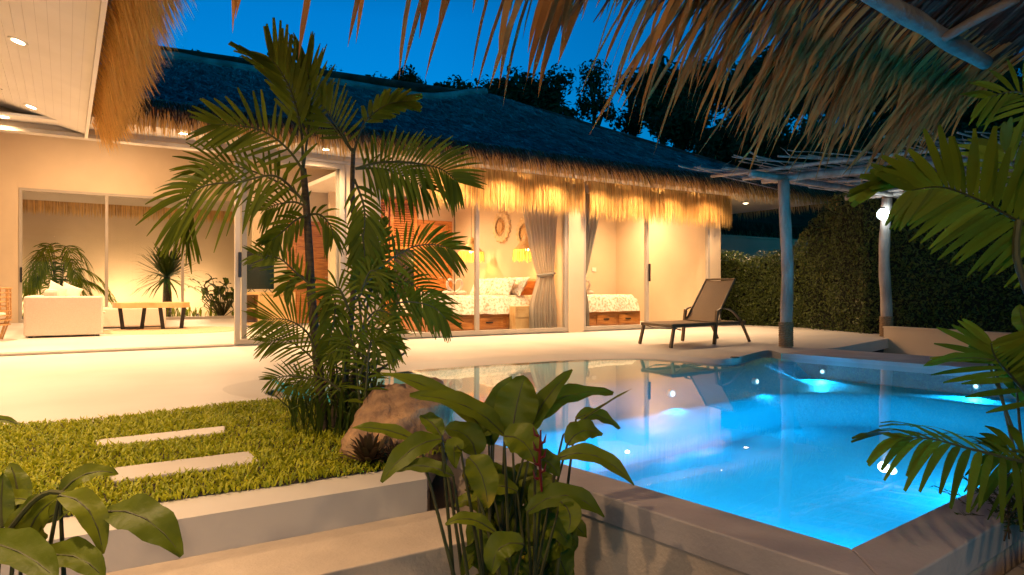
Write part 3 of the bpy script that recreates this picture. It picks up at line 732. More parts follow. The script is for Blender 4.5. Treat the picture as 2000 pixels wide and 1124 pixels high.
m.f = [tuple(reversed(range(n))), tuple(range(n, 2*n))] + [(k,(k+1)%n,n+(k+1)%n,n+k) for k in range(n)]
m.build('table_top', M['lightwood'], ct, bevel=.006)
for x in (cx-.33, cx+.33):
    m = MB(); y1, y2 = x-.21, x+.21; ly = cy - (x-cx)*.5
    m.bar((y1,ly,.458),(y1+.05,ly,FZ+.012),.07,.035,(0,1,0)).bar((y2,ly,.458),(y2-.05,ly,FZ+.012),.07,.035,(0,1,0)).bar((y1+.05,ly,FZ+.016),(y2-.05,ly,FZ+.016),.07,.03,(0,0,1))
    m.build('leg', M['black'], ct)
rug = MB(); rug.lathe([(.001,.014),(1.0,.014),(1.25,.012),(1.27,.002)], (1.75, 14.6, FZ), 60)
tag(rug.build('rug', M['jute']), 'round jute rug under the coffee table', 'rug')
rc = thing('rattan_chair', 'round rattan chair cut off by the left edge of the photo', 'chair', (-1.05, 13.2, FZ))
m = MB()
for k in range(9):
    h = .1+.07*k; m.tube([V((-1.12,13.25,FZ+.14+h)) + V((math.cos(a),math.sin(a),0))*(.40+.02*math.sin(k)) for a in [2*math.pi*j/24 for j in range(25)]], .011, 5)
for j in range(14):
    a = 2*math.pi*j/14; m.tube([(-1.12+.30*math.cos(a),13.25+.30*math.sin(a),FZ+.01),(-1.12+.41*math.cos(a),13.25+.41*math.sin(a),.40),(-1.12+.40*math.cos(a),13.25+.40*math.sin(a),.84)], .012, 5)
m.build('rattan_shell', M['rattan'], rc)
MB().lathe([(.001,0),(.36,0),(.37,.05),(.33,.09),(.001,.10)], (-1.12,13.25,.36), 24).build('seat_cushion', M['fabric'], rc, smooth=True)
cons = thing('tv_console', 'pale wooden television console behind the sliding door panels', 'cabinet', (3.9, 15.4, FZ))
MB().box((3.05, 15.0, .07), (4.15, 15.45, .12)).box((3.05, 15.0, .70), (4.15, 15.45, .76)).box((3.05, 15.001, .121), (3.10, 15.45, .699)).box((3.38, 15.001, .121), (3.42, 15.45, .699)).box((4.10,15.001,.121),(4.15,15.45,.699)).box((3.101,15.42,.121),(4.099,15.449,.699)).build('carcass', M['lightwood'], cons)
MB().box((3.425, 15.01, .13), (4.095, 15.03, .69)).build('drawer', M['lightwood'], cons); MB().box((3.11,15.002,.40),(3.375,15.4,.43)).build('shelf', M['lightwood'], cons)
MB().box((3.12,15.05,FZ+.002),(3.17,15.1,.069)).build('leg', M['wood'], cons); MB().box((4.03,15.05,FZ+.002),(4.08,15.1,.069)).build('leg', M['wood'], cons)
tv = thing('television', 'black flat television standing on the wooden console', 'television', (3.55, 15.2, .76))
m = MB().obox((3.47, 15.25, 1.22), (.29,0,0), (0,.018,0), (0,0,.40)); m.build('screen', M['screen'], tv, bevel=.006)
for x in (3.3, 3.64):
    m = MB(); m.bar((x,15.24,.84),(x-.09,15.14,.765),.012,.012); m.bar((x,15.26,.84),(x+.09,15.34,.765),.012,.012)
    m.build('stand', M['black'], tv)

# ------------------------------------------------------------------ bedrooms
def bed(x0, x1, y0, y1, head, label):
    b_ = thing('bed', label, 'bed', ((x0+x1)/2, (y0+y1)/2, FZ))
    MB().box((x0, y0, FZ+.002), (x1, y1, .36)).build('base', M['wood'], b_, bevel=.015)
    n = 3; w_ = (x1-x0-.1)/n
    for k in range(n):
        a = x0+.08+k*w_; d = MB().box((a, y0-.016, .09), (a+w_-.08, y0-.001, .30)).build('drawer', M['woodh'], b_, bevel=.004)
        MB().box((a+w_/2-.12, y0-.032, .19), (a+w_/2+.02, y0-.017, .215)).build('handle', M['black'], d)
    m = MB(); nx, ny = 30, 22
    xa, xb, ya, yb = x0-.06, x1-.02, y0-.07, y1+.05; zt = .70
    foot = -1 if head > 0 else 1
    for i in range(nx+1):
        for j in range(ny+1):
            u, v_ = i/nx, j/ny; x = xa+(xb-xa)*u; y = ya+(yb-ya)*v_
            ed = min(v_, 1-v_, (u if head > 0 else 1-u)*1.3)
            z = zt - .34*max(0, 1-ed/.09)**2.2 + .015*noise.noise(V((x*4,y*4,0)))
            m.v.append((x, y + (.02*math.sin(x*11) if j == 0 else 0), z))
    for i in range(nx):
        for j in range(ny): a = i*(ny+1)+j; m.f.append((a, a+ny+1, a+ny+2, a+1))
    m.build('duvet', M['bedding'], b_, smooth=True)
    MB().box((x0+.03, y0+.02, .361), (x1-.03, y1-.02, .60)).build('mattress', M['fabric'], b_, bevel=.05)
    hx = x1 if head > 0 else x0
    hb = MB(); s_ = head
    hb.box((min(hx, hx+s_*.10), y0-.06, FZ+.002), (max(hx, hx+s_*.10), y1+.06, 1.02)); hb.build('headboard', M['wood'], b_, bevel=.05)
    return b_
bed(5.55, 7.62, 10.95, 12.75, 1, 'left bed with wooden drawer base and floral duvet, its headboard to the right')
pls = [(7.36, 11.32, 'floral pillow nearest to the glass on the left bed'), (7.36, 12.15, 'floral pillow farther from the glass on the left bed'), (7.12, 11.38, 'floral pillow in front of the stacked pillows nearest the glass'), (7.10, 12.10, 'floral pillow leaning in front on the far side of the left bed')]
for k, (x, y, l) in enumerate(pls): pillow('pillow', (x, y, .87 - .02*(k > 1)), .22, .38, .09, (0, -1.0 - .1*(k>1), 0), M['bedding'], l, 'bed pillows')
bed(8.45, 10.35, 10.95, 12.75, -1, 'right bed with wooden base and floral duvet behind the single curtain')
for y, l in ((11.35, 'floral pillow of the right bed, nearer to the glass'), (12.2, 'floral pillow of the right bed, farther from the glass')):
    pillow('pillow', (8.75, y, .86), .22, .36, .09, (0, 1.0, 0), M['bedding'], l, 'bed pillows')
def heart_towels(c, label, s=1.0):
    t_ = thing('towel_swans', label, 'folded towels', c); 
    for sg in (-1, 1):
        m = MB(); P = [(0.02,0,.03),(.10,0,.10),(.16,0,.20),(.13,0,.29),(.06,0,.29),(.01,0,.22)]
        m.tube(spline([V((c[0]+sg*x*s, c[1], c[2]+z*s)) for x, y, z in P], 14), [.042*s,.040*s,.038*s,.035*s,.032*s,.03*s,.03*s,.028*s,.027*s,.026*s,.024*s,.022*s,.018*s,.014*s,.01*s], 8)
        m.ball((c[0]+sg*.15*s, c[1], c[2]+.04), .10*s, 8, (1.2,.9,.55)); m.build('swan', M['fabric'], t_, smooth=True)
heart_towels((6.25, 11.7, .70), 'white towels folded as two swans forming a heart on the left bed')
heart_towels((9.40, 11.7, .70), 'white towels folded as two swans forming a heart on the right bed')
pillow('folded_towel', (5.85, 12.2, .735), .22, .15, .03, (0,0,.1), M['fabric'], 'flat folded white towel on the left bed beside the towel heart', None, 'towel')
ns = thing('nightstand', 'small pale wooden nightstand beside the left bed next to the curtain', 'nightstand', (7.55, 10.78, FZ))
MB().box((6.96, 10.66, FZ+.002), (7.42, 10.87, .50)).build('carcass', M['lightwood'], ns, bevel=.008); MB().box((6.99, 10.648, .30), (7.39, 10.659, .46)).build('drawer', M['lightwood'], ns, bevel=.003)
def pendant(c, label):
    p_ = thing('pendant_lamp', label, 'pendant lamp', c, 'raffia pendant lamps by the left bed')
    MB().lathe([(.03,.42),(.07,.38),(.11,.27),(.20,.16),(.27,.10),(.28,.09)], c, 28, False).build('shade', M['rattan'], p_)
    m = MB()
    for k in range(220):
        a = 2*math.pi*R.random(); r_ = .275+R.uniform(-.012,.012); p = V(c)+V((r_*math.cos(a), r_*math.sin(a), .10)); l = R.uniform(.18,.26)
        m.ribbon([p, p+V((.01*math.cos(a),.01*math.sin(a),-l*.5)), p+V((.015*math.cos(a),.015*math.sin(a),-l))], [.012,.012,.006], V((-math.sin(a),math.cos(a),0)))
    m.build('fringe', M['raffia'], p_)
    MB().tube([(c[0],c[1],c[2]+.42),(c[0],c[1],2.97)], .005, 5).build('cord', M['black'], p_)
    MB().ball((c[0],c[1],c[2]+.12), .05, 8).build('bulb', emis('lamp_glow', (1,.62,.25), 30), p_)
    lamp('pendant_light', 'POINT', V(c)+V((0,0,.04)), 16, (1,.50,.14), .06, parent=p_)
pendant((7.55, 13.35, 1.55), 'raffia pendant lamp with cone shade on the far side of the left bed')
pendant((7.62, 11.25, 1.50), 'raffia pendant lamp hanging by the curtain on the near side of the left bed')
def sunmirror(y, z, r, label):
    s_ = thing('sunburst_mirror', label, 'wall decoration', (8.0, y, z), 'sunburst wall decorations over the left bed')
    def ringpts(rs, n, x, ph=0): return [(x, y+rs[k%len(rs)]*math.cos(2*math.pi*k/n+ph), z+rs[k%len(rs)]*math.sin(2*math.pi*k/n+ph)) for k in range(n)]
    n = 36; m = MB()
    outer, inner = ringpts((r, r*.86), n, 7.975), ringpts((r*.52, r*.60), n, 7.955)
    back = [(8.015, p[1], p[2]) for p in outer]
    m.add(outer+inner+back, [(k,(k+1)%n,n+(k+1)%n,n+k) for k in range(n)] + [(2*n+k,2*n+(k+1)%n,(k+1)%n,k) for k in range(n)])
    m.build('woven_rim', M['petal'], s_)
    m = MB(); pts = ringpts((r*.62, r*.40), 32, 7.968); m.add(pts+[(7.985,y,z)], [(k,(k+1)%32,32) for k in range(32)]); m.build('petal_ring', M['rattan'], s_)
    MB().tube([(7.95,y,z),(7.975,y,z)], r*.3, 20).build('mirror', M['lightwood'], s_)
sunmirror(12.80, 2.18, .36, 'sunburst woven wall mirror, the upper left of the two over the left bed')
sunmirror(11.85, 1.98, .36, 'sunburst woven wall mirror, the lower right of the two beside the curtain')
def curtain(x0, x1, y, tx0, tx1, bx0, bx1, tz, label):
    c_ = thing('curtain', label, 'curtain', ((x0+x1)/2, y, FZ)); m = MB(); nz, nx = 40, 90
    for i in range(nz+1):
        z = FZ+.02 + (2.72-FZ-.02)*i/nz
        if z > tz: t = ((z-tz)/(2.72-tz))**.75; a, b_ = tx0+(x0-tx0)*t, tx1+(x1-tx1)*t
        else: t = sm(((tz-z)/(tz-FZ))*1.6); a, b_ = tx0+(bx0-tx0)*t, tx1+(bx1-tx1)*t
        for j in range(nx+1):
            u = j/nx; amp = .028+.02*min(1,abs(z-tz)); m.v.append((a+(b_-a)*u, y + amp*math.sin(u*2*math.pi*9 + .7*math.sin(z*1.3)) + .012*math.sin(u*31+z*2), z))
    for i in range(nz):
        for j in range(nx): a = i*(nx+1)+j; m.f.append((a, a+1, a+nx+2, a+nx+1))
    m.build('cloth', M['curtain'], c_, smooth=True)
    m = MB(); cx_, rx = (tx0+tx1)/2, (tx1-tx0)/2+.012; P = [V((cx_+rx*math.cos(a), y+.055*math.sin(a), tz+.02*math.cos(a))) for a in [2*math.pi*k/20 for k in range(21)]]
    m.tube(P, .022, 6); m.build('tieback', M['curtain'], c_, smooth=True)
curtain(7.0, 7.88, YF+.20, 7.42, 7.80, 7.25, 7.84, 1.10, 'grey curtain tied back at the waist in front of the left bed headboard')
curtain(8.42, 8.98, YF+.20, 8.40, 8.54, 8.40, 8.62, 1.05, 'narrow grey curtain tied to the left side of the right bedroom glass')

# ------------------------------------------------------------------ sun lounger
lg = thing('sun_lounger', 'bronze framed sun lounger with raised sling backrest on the terrace', 'sun lounger', (8.0, 7.2, 0))
fa, fb = V((7.22, 7.58, 0)), V((7.08, 6.84, 0)); ra, rb = V((9.05, 7.72, 0)), V((8.93, 7.02, 0))
def LP(u, v_, z): a = fa.lerp(ra, u); b_ = fb.lerp(rb, u); p = a.lerp(b_, v_); return V((p.x, p.y, z))
sh = .30
m = MB()
for v_ in (0.0, 1.0): m.bar(LP(-.02, v_, sh), LP(.93, v_, sh+.005), .03, .045)
m.bar(LP(-.005, 0, sh), LP(-.005, 1, sh), .03, .04); m.bar(LP(.50, 0, sh-.01), LP(.50, 1, sh-.01), .025, .03); m.bar(LP(.92,0,sh),LP(.92,1,sh),.03,.03)
m.tube(spline([LP(.02,.04,sh-.02), LP(.12,.1,sh-.07), LP(.25,.5,sh-.075), LP(.12,.9,sh-.07), LP(.02,.96,sh-.02)], 12), .008, 6)
m.build('frame', M['frame'], lg, bevel=.005)
m = MB(); 
for k in range(17):
    pass
P = [[LP(u, v_, sh+.028 - .012*math.sin(math.pi*v_)) for v_ in [j/8 for j in range(9)]] for u in [-.01+.54*i/12 for i in range(13)]]
m.v = [tuple(p) for r_ in P for p in r_]; m.f = [(i*9+j, i*9+j+1, i*9+j+10, i*9+j+9) for i in range(12) for j in range(8)]
m.v += [(x,y,z-.006) for x,y,z in m.v]; m.f += [tuple(117+i for i in reversed(f)) for f in list(m.f)]
m.build('seat', M['mesh'], lg, smooth=True)
bt = (.53, sh+.03); btp = (.80, .96)
back = MB(); rows_ = [[LP(bt[0]+(btp[0]-bt[0])*s_ , .04+.92*j/8, bt[1]+(btp[1]-bt[1])*s_ - .015*math.sin(math.pi*j/8)) for j in range(9)] for s_ in [i/12 for i in range(13)]]
back.v = [tuple(p) for r_ in rows_ for p in r_]; back.f = [(i*9+j, i*9+j+1, i*9+j+10, i*9+j+9) for i in range(12) for j in range(8)]
back.v += [(x+.007,y,z-.004) for x,y,z in back.v]; back.f += [tuple(117+i for i in reversed(f)) for f in list(back.f)]
bo = back.build('backrest', M['mesh'], lg, smooth=True)
m = MB()
for v_ in (.03, .97): m.bar(LP(bt[0], v_, bt[1]), LP(btp[0]+.005, v_, btp[1]+.015), .028, .022, (0,1,0))
m.bar(LP(btp[0], .03, btp[1]+.01), LP(btp[0], .97, btp[1]+.01), .02, .028); m.bar(LP(bt[0],.03,bt[1]),LP(bt[0],.97,bt[1]),.02,.02)
m.bar(LP(.66,.1,.62), LP(.62,.1,sh+.01), .015,.015); m.bar(LP(.66,.9,.62), LP(.62,.9,sh+.01), .015,.015)
m.build('backrest_frame', M['frame'], bo, bevel=.004)
for v_ in (0, 1): MB().bar(LP(.01, v_, sh), LP(-.035, v_*1.04-.02, .002), .035, .045, (0,1,0)).build('leg', M['frame'], lg, bevel=.005)
for v_ in (-.02, 1.02):
    MB().bar(LP(.50, v_, 0.002), LP(.54, v_, .50), .035, .05, (0,1,0)).build('leg', M['frame'], lg, bevel=.005)
    m = MB(); P = spline([LP(.54,v_,.49), LP(.60,v_,.525), LP(.72,v_,.50), LP(.84,v_,.36), LP(.92,v_,.18), LP(.985,v_,.015)], 22)
    for a, b_ in zip(P[:-1], P[1:]): m.bar(a, b_ + (b_-a)*.12, .042, .020, (0,0,1))
    ar = m.build('armrest', M['frame'], lg)
    MB().tube([LP(.985,v_,.0), LP(.98,v_,.025)], .022, 8).build('foot_cap', M['black'], ar)

# ------------------------------------------------------------------ stick pergola with posts and lamp
pg = thing('stick_pergola', 'pergola with weathered pole posts and a flat roof of dry sticks beside the pool', 'pergola', (10, 6.2, 0))
def post(x, y, zt, r, seed):
    m = MB(); P, Q = [], []
    for k in range(15):
        z = .01 + (zt-.01)*k/14; P.append(V((x+.025*math.sin(z*1.7+seed)*min(1,z), y+.02*math.sin(z*2.3+seed*2)*min(1,z), z))); Q.append(r*(1.08-.12*k/14+.04*math.sin(k*1.9+seed)))
    m.tube(P, Q, 14); o = m.build('post', M['pole'], pg, smooth=True)
    m = MB()
    for k in range(13): 
        z = .03 + k*.026; m.tube([V((x+(r*1.12)*math.cos(a), y+(r*1.12)*math.sin(a), z+.003*math.sin(a*2+k))) for a in [2*math.pi*j/16 for j in range(17)]], .014, 6, False)
    m.build('rope_wrap', M['rope'], o, smooth=True)
p1, p2 = on_z(1535, 679, 0), on_z(1731, 659, 0)
post(p1.x, p1.y, 2.34, .078, 1.0); post(p2.x, p2.y, 2.36, .085, 2.4)
post(p1.x+1.6, p1.y-3.4, 2.34, .08, 3.1)
m = MB()
def stick(a, b_, r0, r1, wob=.02, n=7):
    a, b_ = V(a), V(b_); P = [a.lerp(b_, k/n) + V((R.uniform(-wob,wob), R.uniform(-wob,wob), R.uniform(-wob,wob)*.6)) for k in range(n+1)]
    m.tube(P, [r0+(r1-r0)*k/n for k in range(n+1)], 6)
stick((p1.x-.75, p1.y+.0, 2.36), (p2.x+2.6, p2.y+.1, 2.44), .05, .04, .02, 14)
stick((p1.x-.05, p1.y+.35, 2.38), (p1.x+1.75, p1.y-4.2, 2.40), .05, .04, .02, 12)
stick((p2.x-.2, p2.y+.6, 2.42), (p2.x+1.5, p2.y-4.4, 2.42), .045, .04, .02, 12)
for k in range(9): stick((p1.x-.5+k*.6, p1.y+.9-.1*k, 2.46), (p1.x+1.1+k*.62, p1.y-4.6, 2.48), .026, .02, .02)
m.build('roof_poles', M['pole'], pg, smooth=True)
m = MB()
for k in range(330):
    y = p1.y + 1.0 - 5.2*R.random(); x = p1.x - 1.0 + (p1.y+1-y)*.32 + R.uniform(-.4, 4.2); l = R.uniform(.9, 2.4); a = R.uniform(-.25, .25); z = 2.50+R.uniform(0,.10)
    stick((x, y, z), (x+l*math.cos(a), y+l*math.sin(a), z+R.uniform(-.03,.06)), R.uniform(.006,.014), .004, .02, 4)
for k in range(40):
    y = p1.y + 1.0 - 5.0*R.random(); x = p1.x + R.uniform(-.9, 4); stick((x, y, 2.52), (x+R.uniform(-.1,.3), y+R.uniform(-.1,.2), 2.52+R.uniform(.06,.16)), .006, .003, .01, 3)
m.build('stick_cover', M['pole'], pg)
gl = thing('post_lamp', 'bright white lamp fixed on the farther rope wrapped pergola post', 'lamp', p2 + V((-.05,-.10,1.83)))
lc = on_z(1731, 659) + V((0,0,2.07)) - V((DIR.x, DIR.y, 0))*.17 - V((RGT.x, RGT.y, 0))*.14
MB().ball(lc, .095, 14).build('bulb', M['cool'], gl, smooth=True)
MB().tube([lc + V((0,0,.075)), lc + V((0,0,.12))], .03, 12).bar(lc+V((0,0,.11)), lc + V((DIR.x,DIR.y,0))*.14 + V((0,0,.11)), .02, .02).build('socket', M['black'], gl)
lamp('post_light', 'POINT', lc - V((DIR.x, DIR.y, 0))*.24, 1.4, (.62,.90,1), .08, parent=gl)

# low wall right of the pergola, sunken bed in front of it
lw = thing('low_wall', 'low plain cement wall behind the right end of the pool', 'wall', (11, 4, 0))
a, b_ = on_z(1741, 638, .19), on_z(2120, 659, .19)
d_ = (b_-a).normalized(); nn = V((d_.y, -d_.x, 0)); 
prism(MB(), [a, b_ + d_*2, b_ + d_*2 - nn*-.18, a - nn*-.18][::-1], -.95, .17).build('wall_panel', M['wall'], lw)
prism(MB(), [a - d_*.01 - nn*.01, b_ + d_*2 - nn*.01, b_+d_*2+nn*.19, a - d_*.01 + nn*.19][::-1], .172, .195).build('cap', M['wall'], lw)
sb = flat('pavement', [on_z(1640,679) , PQ(9.1,4.74), PQ(9.1,.9), V((13,0,0)), V((15,6,0)), on_z(1742,660)], -.30, M['step']); tag(sb, kind='structure')

# ------------------------------------------------------------------ hedge, boundary wall, neighbour
def leafmass(m, fn, n, size, flat_=.0):
    for _ in range(n):
        p, nrm = fn(); nrm = (V(nrm) + V((R.uniform(-1,1),R.uniform(-1,1),R.uniform(-1,1)))*.8).normalized()
        a = nrm.orthogonal().normalized(); a.rotate(Matrix.Rotation(R.uniform(0,6.28), 3, nrm)); b2 = nrm.cross(a); s_ = size*R.uniform(.6,1.3)
        m.add([p - a*s_, p - b2*s_*.42 + nrm*s_*.15, p + a*s_, p + b2*s_*.42 + nrm*s_*.15], [(0,1,2,3)])
hedge_line = [V((13.2, 14.5, 0)), V((13.0, 11.6, 0)), V((13.15, 9.2, 0)), V((12.3, 7.15, 0)), V((13.6, 4.8, 0)), V((14.2, 2.5, 0)), V((14.2, -1.5, 0))]
segs = [(hedge_line[i], hedge_line[i+1]) for i in range(len(hedge_line)-1)]
lens = [(b_-a).length for a, b_ in segs]
def hheight(p): 
    base = 1.55 if p.y > 9.4 else 1.55 + min(1.1, (9.4-p.y)*.75)
    return base + .16*noise.noise(V((p.x*1.3, p.y*1.3, 0))) + .08*noise.noise(V((p.x*4, p.y*4, 3)))
def hedge_pt():
    k = R.choices(range(len(segs)), lens)[0]; a, b_ = segs[k]; p = a.lerp(b_, R.random()); t = (b_-a).normalized(); nrm = V((t.y, -t.x, 0)); 
    h = hheight(p)
    if R.random() < .82:
        z = h*R.random()**.9; q = p + nrm*(.16*noise.noise(V((p.x*1.5,p.y*1.5,z*1.5))) + .05*R.uniform(-1,1)); q.z = z; return q, nrm
    q = p - nrm*R.uniform(0,.7); q.z = h + R.uniform(-.08,.1)*1.2; return q, V((0,0,1))
hd = thing('hedge', 'tall dark clipped leafy hedge behind the terrace and pergola', 'hedge', (13, 7, 0))
m = MB(); leafmass(m, hedge_pt, 60000, .034); m.build('foliage', M['hedge'], hd)
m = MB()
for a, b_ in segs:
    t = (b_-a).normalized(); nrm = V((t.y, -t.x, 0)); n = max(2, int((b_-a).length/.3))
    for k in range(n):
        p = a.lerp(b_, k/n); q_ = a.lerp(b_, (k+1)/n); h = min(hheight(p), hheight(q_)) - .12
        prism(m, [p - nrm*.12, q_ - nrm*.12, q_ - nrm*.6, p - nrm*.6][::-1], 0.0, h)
m.build('shade_core', surf('hedge_shade', (.012,.016,.006), (.006,.008,.004), 12, .95, .9, 30), hd)  # solid core, coloured near black for the shade behind the leaves
bw = thing('boundary_wall', 'grey cement boundary wall above the hedge beside the villa corner', 'wall', (17, 13.8, 0))
MB().box((14.4, 13.6, -.5), (30, 13.8, 2.36)).build('wall_panel', M['wall'], bw); MB().box((14.4, 13.57, 2.362), (30, 13.83, 2.42)).build('cap', M['wall'], bw)
nh = thing('neighbour_house', 'neighbouring house with dark thatched roof seen between villa corner and pergola post', 'house', (19, 17, 0))
MB().box((16.2, 16, -.5), (26, 20, 2.9)).build('wall', M['wall'], nh)
m = MB(); m.add([(15.2,14.9,3.0),(27,14.9,3.0),(25,18,5.0),(17.5,18,5.0),(15.2,21,3.0),(27,21,3.0)], [(0,1,2,3),(0,3,4),(3,2,5,4),(1,5,2)]); nr = m.build('roof', M['thatch_dark'], nh)
m = MB(); fringe(m, (15.2,14.85,3.05), (27,14.85,3.05), 3, 40, .55, .02, (0,-.4,0), .9); fringe(m, (15.15,14.9,3.05), (15.15,20,3.05), 3, 40, .55, .02, (-.4,0,0), .9); m.build('eave_fringe', M['thatch_dark'], nr)
# ------------------------------------------------------------------ hill and trees behind
hm = MB(); nx, ny = 50, 26
def hill_z(a, dist):                                 # a = photo column of the direction, dist = depth
    crest = {-400:7,0:8,300:8.5,600:8.8,900:9.0,1000:9.6,1200:10.5,1400:11.5,1700:15,2000:19,2600:22}
    ks = sorted(crest); k = max([i for i in range(len(ks)) if ks[i] <= a] or [0]); k2 = min(k+1, len(ks)-1)
    t = 0 if k2 == k else min(1, max(0, (a-ks[k])/(ks[k2]-ks[k]))); c = crest[ks[k]]*(1-t)+crest[ks[k2]]*t
    return -.9 + c*sm((dist-24)/34) + .5*noise.noise(V((a*.01, dist*.1, 0)))
for j in range(ny+1):
    for i in range(nx+1):
        px = -900 + 3900*i/nx; dist = 24 + 50*j/ny; v = ray(px, HOR); hm.v.append((v.x*dist, v.y*dist, hill_z(px, dist)))
for j in range(ny):
    for i in range(nx): a = j*(nx+1)+i; hm.f.append((a, a+1, a+nx+2, a+nx+1))
tag(hm.build('hill', M['hill'], smooth=True), kind='structure')
def make_tree(name, h, cw, n, sparse, label, seed):
    R.seed(seed); t_ = thing(name, label, 'tree', (0,0,0), 'trees on the dark hill behind the villa')
    m = MB(); P = [V((0,0,-.6)), V((R.uniform(-.2,.2),R.uniform(-.2,.2),h*.3)), V((R.uniform(-.4,.4),R.uniform(-.4,.4),h*.6)), V((R.uniform(-.5,.5),R.uniform(-.5,.5),h*.85))]
    m.tube(spline(P, 8), [.22-.02*k for k in range(9)], 7)
    blobs = []
    for k in range(13):
        a = R.uniform(0,6.28); rr_ = cw*R.uniform(.1,.75); z = h*R.uniform(.42,.93); rr_ *= (1.25 - z/h*.8)
        c = V((rr_*math.cos(a), rr_*math.sin(a), z)); blobs.append((c, R.uniform(.5,1.0)*cw*.42)); m.tube(spline([P[1].lerp(P[3], R.random()), c*.6+P[2]*.4, c], 5), [.09,.08,.06,.05,.035,.02], 5)
    blobs.append((V((0,0,h*.9)), cw*.4))
    m.build('trunk', M['bark'], t_)
    f = MB()
    def pt():
        c, r_ = R.choice(blobs); d_ = V((R.gauss(0,1),R.gauss(0,1),R.gauss(0,1)*.8)).normalized(); rad = r_*R.uniform(.35,1.12)**.6; return c + d_*rad, d_
    leafmass(f, pt, n, .17 if sparse else .22); f.build('crown', M['forest'], t_)
    return t_
kinds = [make_tree('broadleaf_tree', 6, 2.6, 2600, 0, '', 1), make_tree('broadleaf_tree', 7.5, 2.4, 1500, 1, '', 2), make_tree('broadleaf_tree', 5, 3.2, 2800, 0, '', 3)]
tr = [  # column, row of crown top, depth, kind, description
 (385,98,50,0,'dark tree on the hill directly above the left end of the thatched ridge'), (330,110,56,2,'low dark tree crown at the far left of the ridge'),
 (470,128,56,2,'low dark crown hidden behind the top of the palm'), (560,118,58,2,'dark crown on the hill behind the upright palm frond'),
 (640,122,50,1,'airy tree silhouette just right of the upright palm frond'), (735,150,56,2,'low bush like tree between the airy tree and the round dense tree'),
 (795,130,48,0,'round dense dark tree above the middle of the thatched ridge'), (885,148,52,0,'lower rounded tree right of the round dense tree'),
 (945,158,54,2,'low dark crown above the peak of the thatched roof'), (1010,130,50,0,'dark tree above the right shoulder of the roof peak'), (1085,118,46,1,'tall airy tree with sky showing under its crown'),
 (1165,108,46,1,'tall airy tree behind the long hanging palm strips'), (1235,120,50,1,'slender tree right of the two tall airy trees'), (1290,112,44,0,'dense dark tree in the middle of the forest edge'),
 (1370,105,44,0,'dense dark tree beside the thick bundle of thatch strips'), (1440,120,46,2,'broad dark tree behind the hanging thatch'), (1500,90,40,0,'dark tree right of the thick thatch bundle'),
 (1580,110,44,2,'broad dark tree above the pergola post'), (1660,95,38,0,'dark tree above the stick pergola'), (1740,120,42,2,'dark tree above the white lamp'), (1820,90,38,0,'dark tree behind the right frond'),
 (1900,120,42,2,'dark tree at the right behind the frond'), (1985,150,36,0,'dark tree at the right edge under the roof corner'), (1060,175,60,2,'low far tree under the tall airy ones'), (1480,215,34,2,'low broad tree over the hedge left of the pergola post'),
 (1600,225,33,2,'low broad tree over the hedge behind the pergola post'), (1720,235,32,2,'low broad tree over the hedge behind the lamp'), (1850,240,32,2,'low broad tree over the hedge behind the frond stem'), (1960,250,31,2,'low broad tree over the hedge at the right edge'), (1400,235,36,0,'small tree just beyond the right slope of the thatched roof'),
 (1330,190,38,2,'small tree just beyond the middle of the right roof slope')]
R.seed(21)
for i, (px, py, dep, k, lb) in enumerate(tr):
    v = ray(px, HOR); top_z = EYE + (HOR-py)/FPX*dep; hh = (6, 7.5, 5)[k]*1.08
    first = i in (0, 4, 1); s_ = R.uniform(.85, 1.1)*dep/50*(1.25 if px > 950 else 1)
    loc = (v.x*dep, v.y*dep, top_z - hh*s_)
    rz = R.uniform(0, 6.28)
    if first: o = kinds[k]; o.location = loc; o['label'] = lb; o.rotation_euler = (0,0,rz)
    else: o = copy_thing(kinds[k], loc, lb, rz)
    o.scale = (s_, s_, s_)

# ------------------------------------------------------------------ plants
R.seed(33)
def newplant(name, label, cat, loc, group=None): return thing(name, label, cat, loc, group), MB(), MB()
D0 = 3.82
base = at(632, 850, D0); base.z = 0
pt_, lf, st_ = newplant('palm_clump', 'tall clumping palm with dark slender stems rising from the grass beside the boulder', 'palm', base)
A_ = lambda x, y, dz=0: at(x, y, D0 + dz)
m = MB()
m.tube(spline([V((base.x,base.y,-.02)), A_(622,720), A_(610,600), A_(603,480), A_(598,400), A_(592,330)], 22), [.030-.0006*k for k in range(23)], 10)
m.tube(spline([A_(668,852,.1), A_(676,720,.1), A_(688,600,.1), A_(694,480,.1), A_(688,380,.1), A_(690,290,.1)], 18), [.020-.0004*k for k in range(19)], 8)
for x0, x1, yt in ((690,735,500), (700,790,690), (655,640,610), (712,700,560), (648,655,690), (730,770,760), (684,712,640)):
    m.tube(spline([A_(x0*.6+265,850,.05), A_(x0,760,.12), A_(x1,yt,.15)], 8), [.013-.0008*k for k in range(9)], 6)
m.build('trunk', M['bark'], pt_, smooth=True)
cv = (V((0,0,EYE)) - A_(620,400)).normalized(); upv = (cv*.9 + V((0,0,.5))).normalized(); flt = (cv + V((0,0,.1))).normalized()
def F(pts, L, n, w_, dz=0, **k): frond(lf, st_, [at(x, y, D0+dz+(z[0] if z else 0)) for x, y, *z in pts], L, n, w_*.74, **k)
